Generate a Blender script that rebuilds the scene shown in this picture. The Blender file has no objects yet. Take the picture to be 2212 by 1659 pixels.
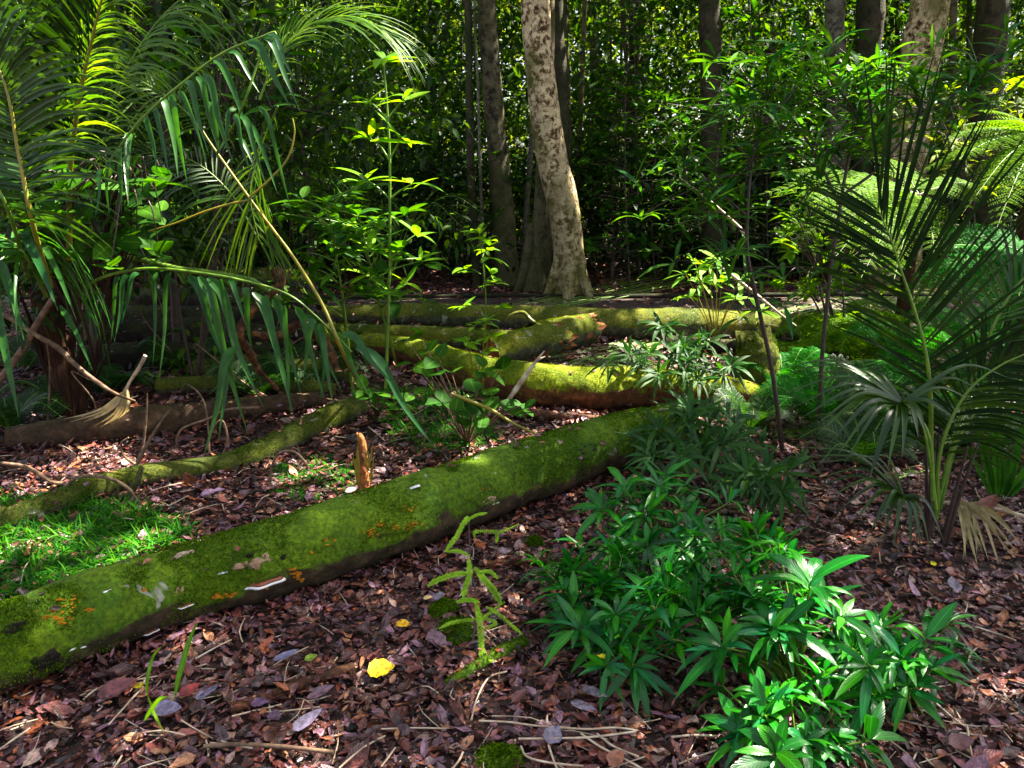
import bpy, math, random
import numpy as np
from mathutils import Vector, noise as mn
random.seed(7); rng = np.random.default_rng(11)
sc = bpy.context.scene
C = sc.collection
R = math.radians
# ------------------------------------------------------------------ camera
PITCH = 15.0; CAMH = 1.5; FPX = 1671.0
cam_d = bpy.data.cameras.new('camera'); cam = bpy.data.objects.new('camera', cam_d); C.objects.link(cam)
cam.location = (0, 0, CAMH); cam.rotation_euler = (R(90 - PITCH), 0, 0)
cam_d.sensor_width = 36; cam_d.lens = 36 * FPX / 2212; cam_d.clip_start = 0.05; cam_d.clip_end = 500
sc.camera = cam
# ------------------------------------------------------------------ light
S = np.array([0.52, 0.20, 0.83]); S /= np.linalg.norm(S)          # direction towards the sun
elev = math.asin(S[2]); azim = math.atan2(S[0], S[1])
w = bpy.data.worlds.new('World'); sc.world = w; w.use_nodes = True
nt = w.node_tree; bg = nt.nodes['Background']
sky = nt.nodes.new('ShaderNodeTexSky'); sky.sky_type = 'NISHITA'; sky.sun_disc = False
sky.sun_elevation = elev; sky.sun_rotation = azim; sky.dust_density = 2.0; sky.ozone_density = 1.0
hs = nt.nodes.new('ShaderNodeHueSaturation'); hs.inputs['Saturation'].default_value = .55; nt.links.new(sky.outputs[0], hs.inputs['Color'])
nt.links.new(hs.outputs[0], bg.inputs[0]); bg.inputs[1].default_value = 0.05
sd = bpy.data.lights.new('sun', 'SUN'); sun = bpy.data.objects.new('sun', sd); C.objects.link(sun)
sd.energy = 5.0; sd.angle = R(0.5); sd.color = (1.0, 0.93, 0.78)
sun.rotation_euler = Vector(S).to_track_quat('Z', 'Y').to_euler()
sun.location = (6, 4, 20)
vs = sc.view_settings; vs.view_transform = 'Standard'; vs.look = 'None'; vs.gamma = 1.0; vs.exposure = 2.95
cy = sc.cycles
cy.max_bounces = 5; cy.diffuse_bounces = 1; cy.glossy_bounces = 2; cy.transmission_bounces = 4; cy.transparent_max_bounces = 4
cy.caustics_reflective = False; cy.caustics_refractive = False; cy.sample_clamp_indirect = 4.0
cy.use_denoising = True
try:
    cy.denoiser = 'OPENIMAGEDENOISE'; cy.denoising_input_passes = 'RGB_ALBEDO_NORMAL'; cy.denoising_prefilter = 'ACCURATE'
except Exception: pass

# ------------------------------------------------------------------ rays through points of the photograph (2212 x 1659)
cp, sp_ = math.cos(R(PITCH)), math.sin(R(PITCH))
def ray(x, y):
    a = (x - 1106) / FPX; b = -(y - 829.5) / FPX
    return np.array([a, cp + b * sp_, -sp_ + b * cp])
def at(x, y, Y):
    d = ray(x, y); return np.array([0, 0, CAMH]) + d * (Y / d[1])
def G(x, y, z=0.0):
    d = ray(x, y); return np.array([0, 0, CAMH]) + d * ((z - CAMH) / d[2])
def pxm(Y, y=830):                                                  # metres per pixel at depth Y
    return np.linalg.norm(at(1106, y, Y) - np.array([0, 0, CAMH])) / FPX
def V3(*a): return np.array(a, float)
def unit(v):
    v = np.asarray(v, float); n = np.linalg.norm(v, axis=-1, keepdims=True); return v / np.maximum(n, 1e-9)
def gh(x, y):
    return 0.018 * mn.noise((x * 1.3, y * 1.3, 0.3)) + 0.03 * mn.noise((x * .35, y * .35, 7.7))
def catmull(P, n):
    P = np.asarray(P, float); k = len(P)
    Q = np.vstack([2 * P[0] - P[1], P, 2 * P[-1] - P[-2]])
    t = np.linspace(0, k - 1, n); i = np.minimum(t.astype(int), k - 2); f = (t - i)[:, None]
    a, b, c, d = Q[i], Q[i + 1], Q[i + 2], Q[i + 3]
    return 0.5 * ((2 * b) + (-a + c) * f + (2 * a - 5 * b + 4 * c - d) * f ** 2 + (-a + 3 * b - 3 * c + d) * f ** 3)

# ------------------------------------------------------------------ mesh builder
class MB:
    def __init__(s): s.V = []; s.F = []; s.M = []; s.U = []; s.n = 0
    def add(s, V, F, m=0, uv=None):
        V = np.asarray(V, np.float32).reshape(-1, 3); F = np.asarray(F, np.int64)
        s.V.append(V); s.F.append(F + s.n); s.M.append(np.full(len(F), m, np.int32))
        s.U.append(np.zeros((len(V), 2), np.float32) if uv is None else np.asarray(uv, np.float32)); s.n += len(V)
    def build(s, name, mats, parent=None, loc=(0, 0, 0), smooth=True):
        me = bpy.data.meshes.new(name)
        V = np.vstack(s.V) - np.asarray(loc, np.float32)
        me.vertices.add(len(V)); me.vertices.foreach_set('co', V.astype(np.float32).ravel())
        loops = np.concatenate([f.ravel() for f in s.F]); sizes = np.concatenate([np.full(len(f), f.shape[1]) for f in s.F])
        me.loops.add(len(loops)); me.loops.foreach_set('vertex_index', loops.astype(np.int32))
        st = np.concatenate([[0], np.cumsum(sizes)[:-1]])
        me.polygons.add(len(sizes)); me.polygons.foreach_set('loop_start', st.astype(np.int32))
        me.polygons.foreach_set('loop_total', sizes.astype(np.int32))
        me.polygons.foreach_set('material_index', np.concatenate(s.M))
        uvl = me.uv_layers.new(name='uv'); U = np.vstack(s.U)[loops]; uvl.data.foreach_set('uv', U.ravel())
        me.update(calc_edges=True); me.validate()
        me.polygons.foreach_set('use_smooth', np.full(len(me.polygons), bool(smooth)))
        for m in (mats if isinstance(mats, (list, tuple)) else [mats]): me.materials.append(m)
        o = bpy.data.objects.new(name, me); C.objects.link(o)
        if parent is not None: o.parent = parent
        else: o.location = loc
        return o
def tag(o, label=None, cat=None, group=None, kind=None):
    if label: o['label'] = label
    if cat: o['category'] = cat
    if group: o['group'] = group
    if kind: o['kind'] = kind
    return o
def thing(name, loc, label, cat, group=None):
    o = bpy.data.objects.new(name, None); C.objects.link(o); o.location = loc; o.empty_display_size = .1
    return tag(o, label, cat, group)

PROF = {
 'lance': lambda u: np.sin(np.pi * np.clip(u, 0, 1) ** 0.85) ** 0.9,
 'ovate': lambda u: np.sin(np.pi * np.clip(u, 0, 1) ** 0.7) ** 0.75,
 'blade': lambda u: np.clip(np.minimum(1.0, 0.35 + u * 5) * (1 - u ** 2.2), 0, 1),
 'diamond': lambda u: np.sin(np.pi * u),
}
def leaves(mb, P, D, UP, L, W, droop=0.2, nseg=3, fold=0.25, prof='lance', m=0, curl=None, wav=0.0):
    """N leaves at once: base P, direction D, up side UP, length L, width W"""
    P = np.atleast_2d(P); N = len(P)
    if N == 0: return
    D = unit(np.broadcast_to(D, (N, 3))); UP = np.broadcast_to(UP, (N, 3))
    L = np.broadcast_to(L, N).astype(float); W = np.broadcast_to(W, N).astype(float); dr = np.broadcast_to(droop, N).astype(float)
    side = unit(np.cross(D, UP)); nor = unit(np.cross(side, D))
    u = np.linspace(0, 1, nseg + 1); wd = np.maximum(PROF[prof](u), 0.02 if prof != 'blade' else .03)
    if prof == 'blade': wd[-1] = .03
    Vv = np.zeros((N, nseg + 1, 3, 3)); uv = np.zeros((N, nseg + 1, 3, 2))
    for i in range(nseg + 1):
        a = dr * u[i]                                               # bend angle, keeps the length
        c = P + D * (L * u[i] * (1 - 0.12 * dr ** 2 * u[i] ** 2).clip(.25))[:, None] + np.array([0, 0, -1.0]) * (L * dr * u[i] ** 2 * .8)[:, None]
        if curl is not None: c = c + nor * (curl * L * u[i] ** 2)[:, None]
        hw = W * .5 * wd[i]
        wb = (rng.normal(0, wav, N) * W)[:, None] * nor if wav else 0
        Vv[:, i, 0] = c - side * hw[:, None] + nor * (fold * hw)[:, None] + wb
        Vv[:, i, 1] = c
        Vv[:, i, 2] = c + side * hw[:, None] + nor * (fold * hw)[:, None] - wb
        uv[:, i, :, 0] = u[i]; uv[:, i, 0, 1] = 0; uv[:, i, 1, 1] = .5; uv[:, i, 2, 1] = 1
    b = (np.arange(N) * (nseg + 1) * 3)[:, None]
    fs = []
    for i in range(nseg):
        for k in (0, 1):
            fs.append(np.stack([b[:, 0] + i * 3 + k, b[:, 0] + i * 3 + k + 1, b[:, 0] + (i + 1) * 3 + k + 1, b[:, 0] + (i + 1) * 3 + k], 1))
    mb.add(Vv.reshape(-1, 3), np.vstack(fs), m, uv.reshape(-1, 2))
def tube(mb, pts, rad, ns=10, m=0, n=None, bump=0.0, bf=3.0, cap=True, flute=0.0, jag=0.0, seed=0.0, raw=False):
    pts = np.asarray(pts, float); rad = np.asarray(rad, float) if np.ndim(rad) else np.full(len(pts), float(rad))
    if n is None: n = max(2, (len(pts) - 1) * 5 + 1)
    if not raw:
        Q = catmull(np.hstack([pts, rad[:, None]]), n) if len(pts) > 1 else None
        pts, rad = Q[:, :3], np.maximum(Q[:, 3], 1e-4)
    n = len(pts)
    T = unit(np.gradient(pts, axis=0)); ref = V3(0, 0, 1) if abs(T[0][2]) < .9 else V3(1, 0, 0)
    A = unit(np.cross(T[0], ref)); Vv = np.zeros((n, ns, 3)); uv = np.zeros((n, ns, 2))
    th = np.arange(ns) * 2 * math.pi / ns; run = 0
    for i in range(n):
        A = unit(A - T[i] * A.dot(T[i])); B = np.cross(T[i], A)
        if i: run += np.linalg.norm(pts[i] - pts[i - 1])
        dirs = np.cos(th)[:, None] * A + np.sin(th)[:, None] * B
        r = np.full(ns, rad[i])
        if bump or flute:
            for k in range(ns):
                p = pts[i] + dirs[k] * rad[i]
                q = (p[0] * bf + seed, p[1] * bf, p[2] * bf)
                r[k] = rad[i] * (1 + bump * (mn.noise(q) + .5 * mn.noise((q[0] * 3, q[1] * 3, q[2] * 3)) + .25 * mn.noise((q[0] * 8, q[1] * 8, q[2] * 8))))
        Vv[i] = pts[i] + dirs * r[:, None]; uv[i, :, 0] = run; uv[i, :, 1] = th / (2 * math.pi)
        if jag and i == n - 1: Vv[i] += T[i] * (rng.uniform(-jag, jag, ns))[:, None] * rad[i]
    idx = np.arange(n * ns).reshape(n, ns); nx = np.roll(idx, -1, 1)
    F = np.stack([idx[:-1], nx[:-1], nx[1:], idx[1:]], -1).reshape(-1, 4)
    mb.add(Vv.reshape(-1, 3), F, m, uv.reshape(-1, 2))
    if cap:
        for i, s_ in ((0, -1), (n - 1, 1)):
            ring = Vv[i]; c = ring.mean(0) + T[i] * s_ * rad[i] * .12
            r2 = c + (ring - c) * .55 + T[i] * s_ * rad[i] * (rng.uniform(-.12, .12, ns))[:, None]
            VV = np.vstack([ring, r2, c[None]]); j = np.arange(ns); jn = (j + 1) % ns
            q = np.stack([j, jn, jn + ns, j + ns], 1); t_ = np.stack([j + ns, jn + ns, np.full(ns, 2 * ns)], 1)
            if s_ < 0: q = q[:, ::-1]; t_ = t_[:, ::-1]
            base = mb.n; mb.add(VV, q, m, np.zeros((len(VV), 2)))
            mb.F.append(t_ + base); mb.M.append(np.full(ns, m, np.int32))
    return pts, rad

# ------------------------------------------------------------------ materials
def mat(name):
    m = bpy.data.materials.new(name); m.use_nodes = True; t = m.node_tree; t.nodes.clear()
    o = t.nodes.new('ShaderNodeOutputMaterial'); return m, t, o
def ramp(t, fac, cols, interp='LINEAR'):
    r = t.nodes.new('ShaderNodeValToRGB'); r.color_ramp.interpolation = interp; e = r.color_ramp.elements
    n = len(cols)
    for i, c in enumerate(cols):
        pos, col = (c if len(c) == 2 else (i / (n - 1), c))
        if i < 2: el = e[i]; el.position = pos
        else: el = e.new(pos)
        el.color = (*col, 1)
    t.links.new(fac, r.inputs[0]); return r.outputs[0]
def noise(t, scale, detail=4, rough=.6, vec=None, dim='3D', dist=0.0):
    n = t.nodes.new('ShaderNodeTexNoise'); n.inputs['Scale'].default_value = scale; n.inputs['Detail'].default_value = detail
    n.inputs['Roughness'].default_value = rough; n.inputs['Distortion'].default_value = dist
    if vec is None:
        tc = t.nodes.new('ShaderNodeNewGeometry'); vec = tc.outputs['Position']
    t.links.new(vec, n.inputs['Vector']); return n.outputs['Fac']
def mixc(t, fac, a, b, mode='MIX'):
    x = t.nodes.new('ShaderNodeMix'); x.data_type = 'RGBA'; x.blend_type = mode
    for s_, v in ((x.inputs[0], fac), (x.inputs[6], a), (x.inputs[7], b)):
        if hasattr(v, 'links') or hasattr(v, 'is_linked'): t.links.new(v, s_)
        else: s_.default_value = v if not isinstance(v, tuple) else (*v, 1)
    return x.outputs[2]
def math_(t, op, a, b=0.0):
    x = t.nodes.new('ShaderNodeMath'); x.operation = op
    for s_, v in ((x.inputs[0], a), (x.inputs[1], b)):
        if hasattr(v, 'is_linked'): t.links.new(v, s_)
        else: s_.default_value = v
    return x.outputs[0]
def bump(t, h, strength=.5, dist=.01):
    b = t.nodes.new('ShaderNodeBump'); b.inputs['Strength'].default_value = strength; b.inputs['Distance'].default_value = dist
    t.links.new(h, b.inputs['Height']); return b.outputs[0]
def princ(t, col, rough=.6, spec=.5, nrm=None):
    p = t.nodes.new('ShaderNodeBsdfPrincipled')
    if hasattr(col, 'is_linked'): t.links.new(col, p.inputs['Base Color'])
    else: p.inputs['Base Color'].default_value = (*col, 1)
    if hasattr(rough, 'is_linked'): t.links.new(rough, p.inputs['Roughness'])
    else: p.inputs['Roughness'].default_value = rough
    p.inputs['Specular IOR Level'].default_value = spec
    if nrm is not None: t.links.new(nrm, p.inputs['Normal'])
    return p
def leafmat(name, cols, rough=.38, spec=.5, trans=.4, tcol=(1.6, 1.5, .4), rib=False, bumps=False):
    m, t, o = mat(name)
    g = t.nodes.new('ShaderNodeNewGeometry')
    c = ramp(t, g.outputs['Random Per Island'], cols)
    nz = noise(t, 14, 3); c = mixc(t, 1.0, c, ramp(t, nz, [(.3, (.62, .66, .6)), (.7, (1.25, 1.2, 1.1))]), 'MULTIPLY')
    nrm = None
    if rib:
        tc = t.nodes.new('ShaderNodeTexCoord'); sx = t.nodes.new('ShaderNodeSeparateXYZ'); t.links.new(tc.outputs['UV'], sx.inputs[0])
        d = math_(t, 'ABSOLUTE', math_(t, 'SUBTRACT', sx.outputs[1], .5))
        c = mixc(t, ramp(t, d, [(0.015, (1, 1, 1)), (.06, (0, 0, 0))]), c, mixc(t, 1.0, c, (2.2, 1.9, 2.0), 'MULTIPLY'))
        wv = math_(t, 'SINE', math_(t, 'MULTIPLY', math_(t, 'SUBTRACT', sx.outputs[0], math_(t, 'MULTIPLY', d, .5)), 70))
        nrm = bump(t, wv, .25, .002)
    p = princ(t, c, rough, spec, nrm)
    tr = t.nodes.new('ShaderNodeBsdfTranslucent'); t.links.new(mixc(t, 1.0, c, tcol, 'MULTIPLY'), tr.inputs[0])
    mx = t.nodes.new('ShaderNodeMixShader'); mx.inputs[0].default_value = trans
    t.links.new(p.outputs[0], mx.inputs[1]); t.links.new(tr.outputs[0], mx.inputs[2]); t.links.new(mx.outputs[0], o.inputs[0])
    return m
M = {}
M['leaf_bg'] = leafmat('forest leaf', [(.006, .022, .002), (.02, .06, .004), (.065, .14, .005), (.012, .045, .010), (.03, .08, .004)], .6, .2, .45, (2.3, 2.1, .3))
M['leaf_far'] = leafmat('sunlit far leaf', [(.03, .06, .004), (.09, .16, .006), (.2, .26, .01)], .65, .2, .5, (2.4, 2.1, .3))  # sunlight on the far foliage painted in as brighter leaf colours
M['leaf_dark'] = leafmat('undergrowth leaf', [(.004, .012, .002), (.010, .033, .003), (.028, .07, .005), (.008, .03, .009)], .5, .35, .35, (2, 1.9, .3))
M['leaf_shrub'] = leafmat('glossy shrub leaf', [(.003, .05, .006), (.007, .14, .010), (.03, .22, .005), (.004, .13, .04)], .28, .4, .3, (2.2, 2.0, .3), rib=True)
M['leaf_lime'] = leafmat('young bright leaf', [(.08, .25, .006), (.14, .34, .008), (.2, .38, .01)], .5, .25, .45, (2, 1.7, .3), rib=True)
M['leaf_lance'] = leafmat('slender sapling leaf', [(.015, .07, .006), (.03, .13, .008), (.06, .18, .008), (.01, .10, .03)], .45, .2, .4, (2.4, 2.0, .3), rib=True)
M['lance_dark'] = leafmat('shaded slender leaf', [(.010, .045, .003), (.022, .09, .004), (.012, .07, .012)], .45, .3, .35, (2.2, 2.0, .3), rib=True)  # darker copy of the slender sapling leaf, shade painted into its greens
M['leaf_broad'] = leafmat('broad shrub leaf', [(.012, .06, .004), (.025, .10, .006), (.05, .15, .006)], .55, .12, .4, (2.3, 2.0, .25), rib=True)
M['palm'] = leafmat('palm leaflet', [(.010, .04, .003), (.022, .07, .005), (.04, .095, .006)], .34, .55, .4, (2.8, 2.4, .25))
M['palm_sun'] = leafmat('sunlit palm leaflet', [(.035, .12, .005), (.07, .17, .008), (.12, .22, .01)], .45, .3, .45, (2.2, 1.8, .25))  # lit copy of the palm leaflet, sun painted in as brighter greens
M['palm_blue'] = leafmat('broad hanging leaflet', [(.014, .075, .008), (.025, .11, .012), (.015, .085, .02)], .36, .4, .4, (2.6, 2.2, .25))
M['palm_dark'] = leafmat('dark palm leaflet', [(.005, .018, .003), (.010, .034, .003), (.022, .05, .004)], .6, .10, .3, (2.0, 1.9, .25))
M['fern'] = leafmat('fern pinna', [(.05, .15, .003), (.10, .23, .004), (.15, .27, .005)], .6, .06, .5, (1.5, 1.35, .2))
M['fern_lime'] = leafmat('lime strap frond', [(.2, .42, .01), (.28, .52, .012), (.34, .56, .02)], .5, .35, .4, (1.4, 1.3, .3))  # glow of light through the fronds painted in as a brighter lime
M['fern_green'] = leafmat('deep green fern pinna', [(.01, .12, .01), (.015, .16, .012), (.03, .19, .008)], .6, .08, .45, (2, 1.8, .3))
M['fern_dim'] = leafmat('shaded fern pinna', [(.01, .045, .004), (.02, .08, .006)], .5, .3, .4, (2, 1.8, .3))  # darkened copy of the fern pinna with shade put into the colour
M['grass'] = leafmat('grass blade', [(.008, .07, .005), (.015, .14, .008), (.08, .26, .006), (.01, .12, .015)], .55, .12, .4, (2, 1.6, .3))
M['canopy'] = leafmat('canopy leaf', [(.03, .07, .008), (.05, .1, .01)], .5, .3, .3, (2, 1.8, .4))
M['dry'] = leafmat('dry frond', [(.28, .2, .09), (.42, .33, .17), (.5, .4, .25)], .6, .3, .2, (1, 1, .8))
LIT = [(0.0, (.010, .005, .004)), (.14, (.035, .012, .009)), (.28, (.10, .028, .020)), (.40, (.15, .045, .038)), (.50, (.24, .078, .06)),
       (.57, (.05, .022, .02)), (.66, (.15, .08, .10)), (.74, (.27, .14, .20)), (.81, (.28, .07, .02)), (.88, (.42, .20, .10)), (.95, (.05, .02, .02)), (1, (.5, .33, .26))]
def littermat():
    m, t, o = mat('fallen leaves')
    g = t.nodes.new('ShaderNodeNewGeometry'); c = ramp(t, g.outputs['Random Per Island'], LIT)
    nz = noise(t, 45, 4, .7); c = mixc(t, 1.0, c, ramp(t, nz, [(.35, (.25, .22, .22)), (.65, (1.4, 1.3, 1.25))]), 'MULTIPLY')
    tc = t.nodes.new('ShaderNodeTexCoord'); sx = t.nodes.new('ShaderNodeSeparateXYZ'); t.links.new(tc.outputs['UV'], sx.inputs[0])
    d = math_(t, 'ABSOLUTE', math_(t, 'SUBTRACT', sx.outputs[1], .5))
    c = mixc(t, ramp(t, d, [(0.01, (1, 1, 1)), (.05, (0, 0, 0))]), c, mixc(t, 1.0, c, (1.6, 1.5, 1.4), 'MULTIPLY'))
    wv = math_(t, 'SINE', math_(t, 'MULTIPLY', math_(t, 'SUBTRACT', sx.outputs[0], math_(t, 'MULTIPLY', d, .6)), 60))
    p = princ(t, c, .33, .5, bump(t, wv, .3, .002)); t.links.new(p.outputs[0], o.inputs[0]); return m
M['litter'] = littermat()
def simplemat(name, cols, scale=8, rough=.7, spec=.4, bs=.5, bd=.01, stretch=None, detail=6, rr=.65):
    m, t, o = mat(name)
    vec = None
    if stretch:
        tc = t.nodes.new('ShaderNodeTexCoord'); mp = t.nodes.new('ShaderNodeMapping'); mp.inputs['Scale'].default_value = stretch
        t.links.new(tc.outputs['UV'], mp.inputs[0]); vec = mp.outputs[0]
    nz = noise(t, scale, detail, rr, vec); c = ramp(t, nz, cols)
    p = princ(t, c, rough, spec, bump(t, nz, bs, bd)); t.links.new(p.outputs[0], o.inputs[0]); return m
M['humus'] = simplemat('dark humus', [(.3, (.008, .005, .004)), (.5, (.03, .015, .011)), (.7, (.075, .035, .026))], 18, .8, .3, .8, .02)
M['path'] = simplemat('trodden path', [(.3, (.018, .010, .008)), (.55, (.05, .030, .024)), (.75, (.12, .08, .065))], 40, .85, .3, .5, .01)
def mossmat(name, moss, bark, thr=(.42, .58), up=(-.35, .35), wood=None, nscale=5.0, lichen=.0, flecks=True):
    """moss on the upper side of a log, bark below, by the way the surface faces and noise"""
    m, t, o = mat(name)
    g = t.nodes.new('ShaderNodeNewGeometry'); sx = t.nodes.new('ShaderNodeSeparateXYZ'); t.links.new(g.outputs['Normal'], sx.inputs[0])
    n1 = noise(t, nscale, 6, .65); n2 = noise(t, 60, 5, .7); n3 = noise(t, 16, 6, .7); n4 = noise(t, 9, 3, .5, dist=.8)
    nz = t.nodes.new('ShaderNodeMapRange'); t.links.new(sx.outputs[2], nz.inputs[0])
    nz.inputs[1].default_value = up[0]; nz.inputs[2].default_value = up[1]
    f = math_(t, 'ADD', math_(t, 'MULTIPLY', nz.outputs[0], .55), math_(t, 'MULTIPLY', n1, .6))
    f = ramp(t, f, [(thr[0], (0, 0, 0)), (thr[1], (1, 1, 1))])
    mc = ramp(t, n2, [(.28, tuple(x * .28 for x in moss)), (.5, moss), (.72, tuple(min(1, x * 1.9) for x in moss))])
    mc = mixc(t, 1.0, mc, ramp(t, noise(t, 2.6, 4, .6), [(.35, (.4, .5, .5)), (.65, (1.3, 1.15, 1))]), 'MULTIPLY')
    mc = mixc(t, ramp(t, n3, [(.35, (0, 0, 0)), (.68, (1, 1, 1))]), mc, mixc(t, 1.0, mc, (1.35, 1.1, 1.0), 'MULTIPLY'))
    bc = ramp(t, n3, [(.3, tuple(x * .25 for x in bark)), (.5, bark), (.72, tuple(min(1, x * 2.4) for x in bark))])
    c = mixc(t, f, bc, mc)
    if lichen:
        lf = ramp(t, n4, [(.70 - lichen * .1, (0, 0, 0)), (.74 - lichen * .1, (1, 1, 1))])
        c = mixc(t, lf, c, mixc(t, n2, (.12, .13, .08), (.42, .40, .30)))
    h = math_(t, 'ADD', math_(t, 'MULTIPLY', n2, .6), n3)
    p = princ(t, c, .92, .25, bump(t, h, .9, .012)); t.links.new(p.outputs[0], o.inputs[0]); return m
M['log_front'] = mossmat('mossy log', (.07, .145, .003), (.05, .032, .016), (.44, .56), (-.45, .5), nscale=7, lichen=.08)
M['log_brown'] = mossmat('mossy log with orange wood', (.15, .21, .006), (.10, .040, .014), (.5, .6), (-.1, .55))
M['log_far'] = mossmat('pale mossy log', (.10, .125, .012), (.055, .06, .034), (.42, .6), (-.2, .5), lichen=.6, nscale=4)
M['log_dark'] = mossmat('dark shaded log', (.022, .028, .007), (.014, .009, .006), (.6, .8), (-.1, .8), lichen=.1)  # shade over the left log pile painted in by darkening moss and bark
M['log_wood'] = mossmat('brown barkless log', (.05, .05, .015), (.05, .028, .014), (.75, .95), (.2, 1))
M['log_curve'] = mossmat('curved mossy log', (.07, .09, .01), (.06, .055, .03), (.42, .62), (-.4, .4), lichen=.25)
M['moss'] = leafmat('moss tuft', [(.014, .04, .002), (.06, .14, .003), (.13, .23, .004)], .9, .05, .35, (1.5, 1.3, .3))
M['moss_sunlit'] = leafmat('sunlit moss tuft', [(.10, .16, .004), (.18, .26, .005), (.26, .33, .008)], .9, .05, .35, (1.5, 1.3, .3))  # brighter copy of the moss tuft, sun on the logs painted in
M['wood_orange'] = simplemat('broken orange wood', [(.3, (.04, .014, .006)), (.5, (.2, .06, .016)), (.7, (.42, .18, .04))], 14, .8, .3, .8, .01)
M['wood_pale'] = simplemat('pale bare wood', [(.3, (.2, .13, .08)), (.5, (.45, .33, .22)), (.7, (.65, .55, .42))], 20, .7, .3, .5, .004)
M['twig'] = simplemat('brown twig', [(.3, (.05, .028, .018)), (.5, (.13, .075, .045)), (.7, (.26, .17, .1))], 30, .7, .3, .6, .003)
M['root'] = simplemat('reddish bark', [(.35, (.02, .008, .004)), (.5, (.075, .026, .010)), (.65, (.20, .085, .03))], 22, .75, .3, .8, .006)
M['stalk_green'] = simplemat('green stalk', [(.3, (.05, .13, .006)), (.7, (.14, .24, .015))], 20, .45, .5, .2, .002)
M['stalk_yellow'] = simplemat('yellow stalk', [(.3, (.12, .13, .01)), (.55, (.24, .2, .012)), (.75, (.3, .15, .012))], 12, .45, .5, .2, .002)
M['stalk_dark'] = simplemat('dark stem', [(.3, (.014, .008, .006)), (.7, (.06, .03, .02))], 20, .55, .5, .3, .002)
M['fibre'] = simplemat('fibrous palm base', [(.3, (.008, .004, .002)), (.5, (.04, .015, .007)), (.72, (.16, .07, .025))], 5, .9, .2, 1, .02, stretch=(1.2, 14, 1))
def barkmat(name, base, pale, dark, scale=9, moss=(.07, .075, .012), mossy=.5):
    m, t, o = mat(name)
    n1 = noise(t, scale, 8, .7); n2 = noise(t, 2.2, 3, .5); n3 = noise(t, 35, 4, .7); n4 = noise(t, 5, 5, .75, dist=1.0)
    c = ramp(t, n1, [(.40, dark), (.47, base), (.56, pale)])
    c = mixc(t, ramp(t, n4, [(.50, (0, 0, 0)), (.60, (1, 1, 1))]), c, mixc(t, n3, tuple(min(1, x * 1.2) for x in pale), base))
    c = mixc(t, ramp(t, n2, [(.45, (0, 0, 0)), (.65, (mossy,) * 3)]), c, mixc(t, n3, moss, tuple(x * .3 for x in moss)))
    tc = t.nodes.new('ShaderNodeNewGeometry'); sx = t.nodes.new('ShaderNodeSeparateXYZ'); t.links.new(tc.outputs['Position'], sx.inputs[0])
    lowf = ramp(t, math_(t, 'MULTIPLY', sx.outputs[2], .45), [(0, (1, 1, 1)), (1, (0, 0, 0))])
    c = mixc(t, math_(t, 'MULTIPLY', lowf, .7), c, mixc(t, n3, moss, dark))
    p = princ(t, c, .85, .3, bump(t, math_(t, 'ADD', n1, n3), .8, .02)); t.links.new(p.outputs[0], o.inputs[0]); return m
M['bark_main'] = barkmat('mottled pale bark', (.18, .105, .04), (.72, .57, .34), (.035, .018, .006), 14, moss=(.12, .13, .01), mossy=.8)
M['bark_grey'] = barkmat('grey bark', (.07, .062, .04), (.18, .16, .12), (.03, .026, .02), 10)
M['bark_dark'] = barkmat('dark bark', (.026, .02, .009), (.06, .048, .025), (.009, .007, .004), 9, moss=(.03, .045, .006), mossy=.9)
M['bark_mossy'] = barkmat('mossy dark bark', (.055, .045, .022), (.14, .12, .06), (.014, .011, .006), 9, mossy=.8)
M['fungus_white'] = simplemat('white bracket', [(.3, (.7, .66, .62)), (.7, (.9, .88, .86))], 30, .5, .4, .2, .002)
M['fungus_red'] = simplemat('red brown bracket', [(.3, (.12, .03, .012)), (.7, (.33, .09, .03))], 30, .5, .4, .3, .002)
M['fungus_orange'] = simplemat('orange fungus', [(.3, (.6, .17, .01)), (.7, (.85, .36, .02))], 60, .5, .4, .2, .002)
M['bark_tan'] = simplemat('exposed tan wood', [(.3, (.16, .09, .05)), (.5, (.33, .2, .12)), (.7, (.45, .3, .2))], 60, .85, .2, .8, .006)
def flatmat(name, col, rough=.5, var=.3):
    k = 1.0 if col[0] > .7 else .55
    return simplemat(name, [(.35, tuple(x * var * k for x in col)), (.5, tuple(x * .8 * k for x in col)), (.65, tuple(min(1, x * 1.3 * k) for x in col))], 60, rough, .45, .3, .002)

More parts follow.
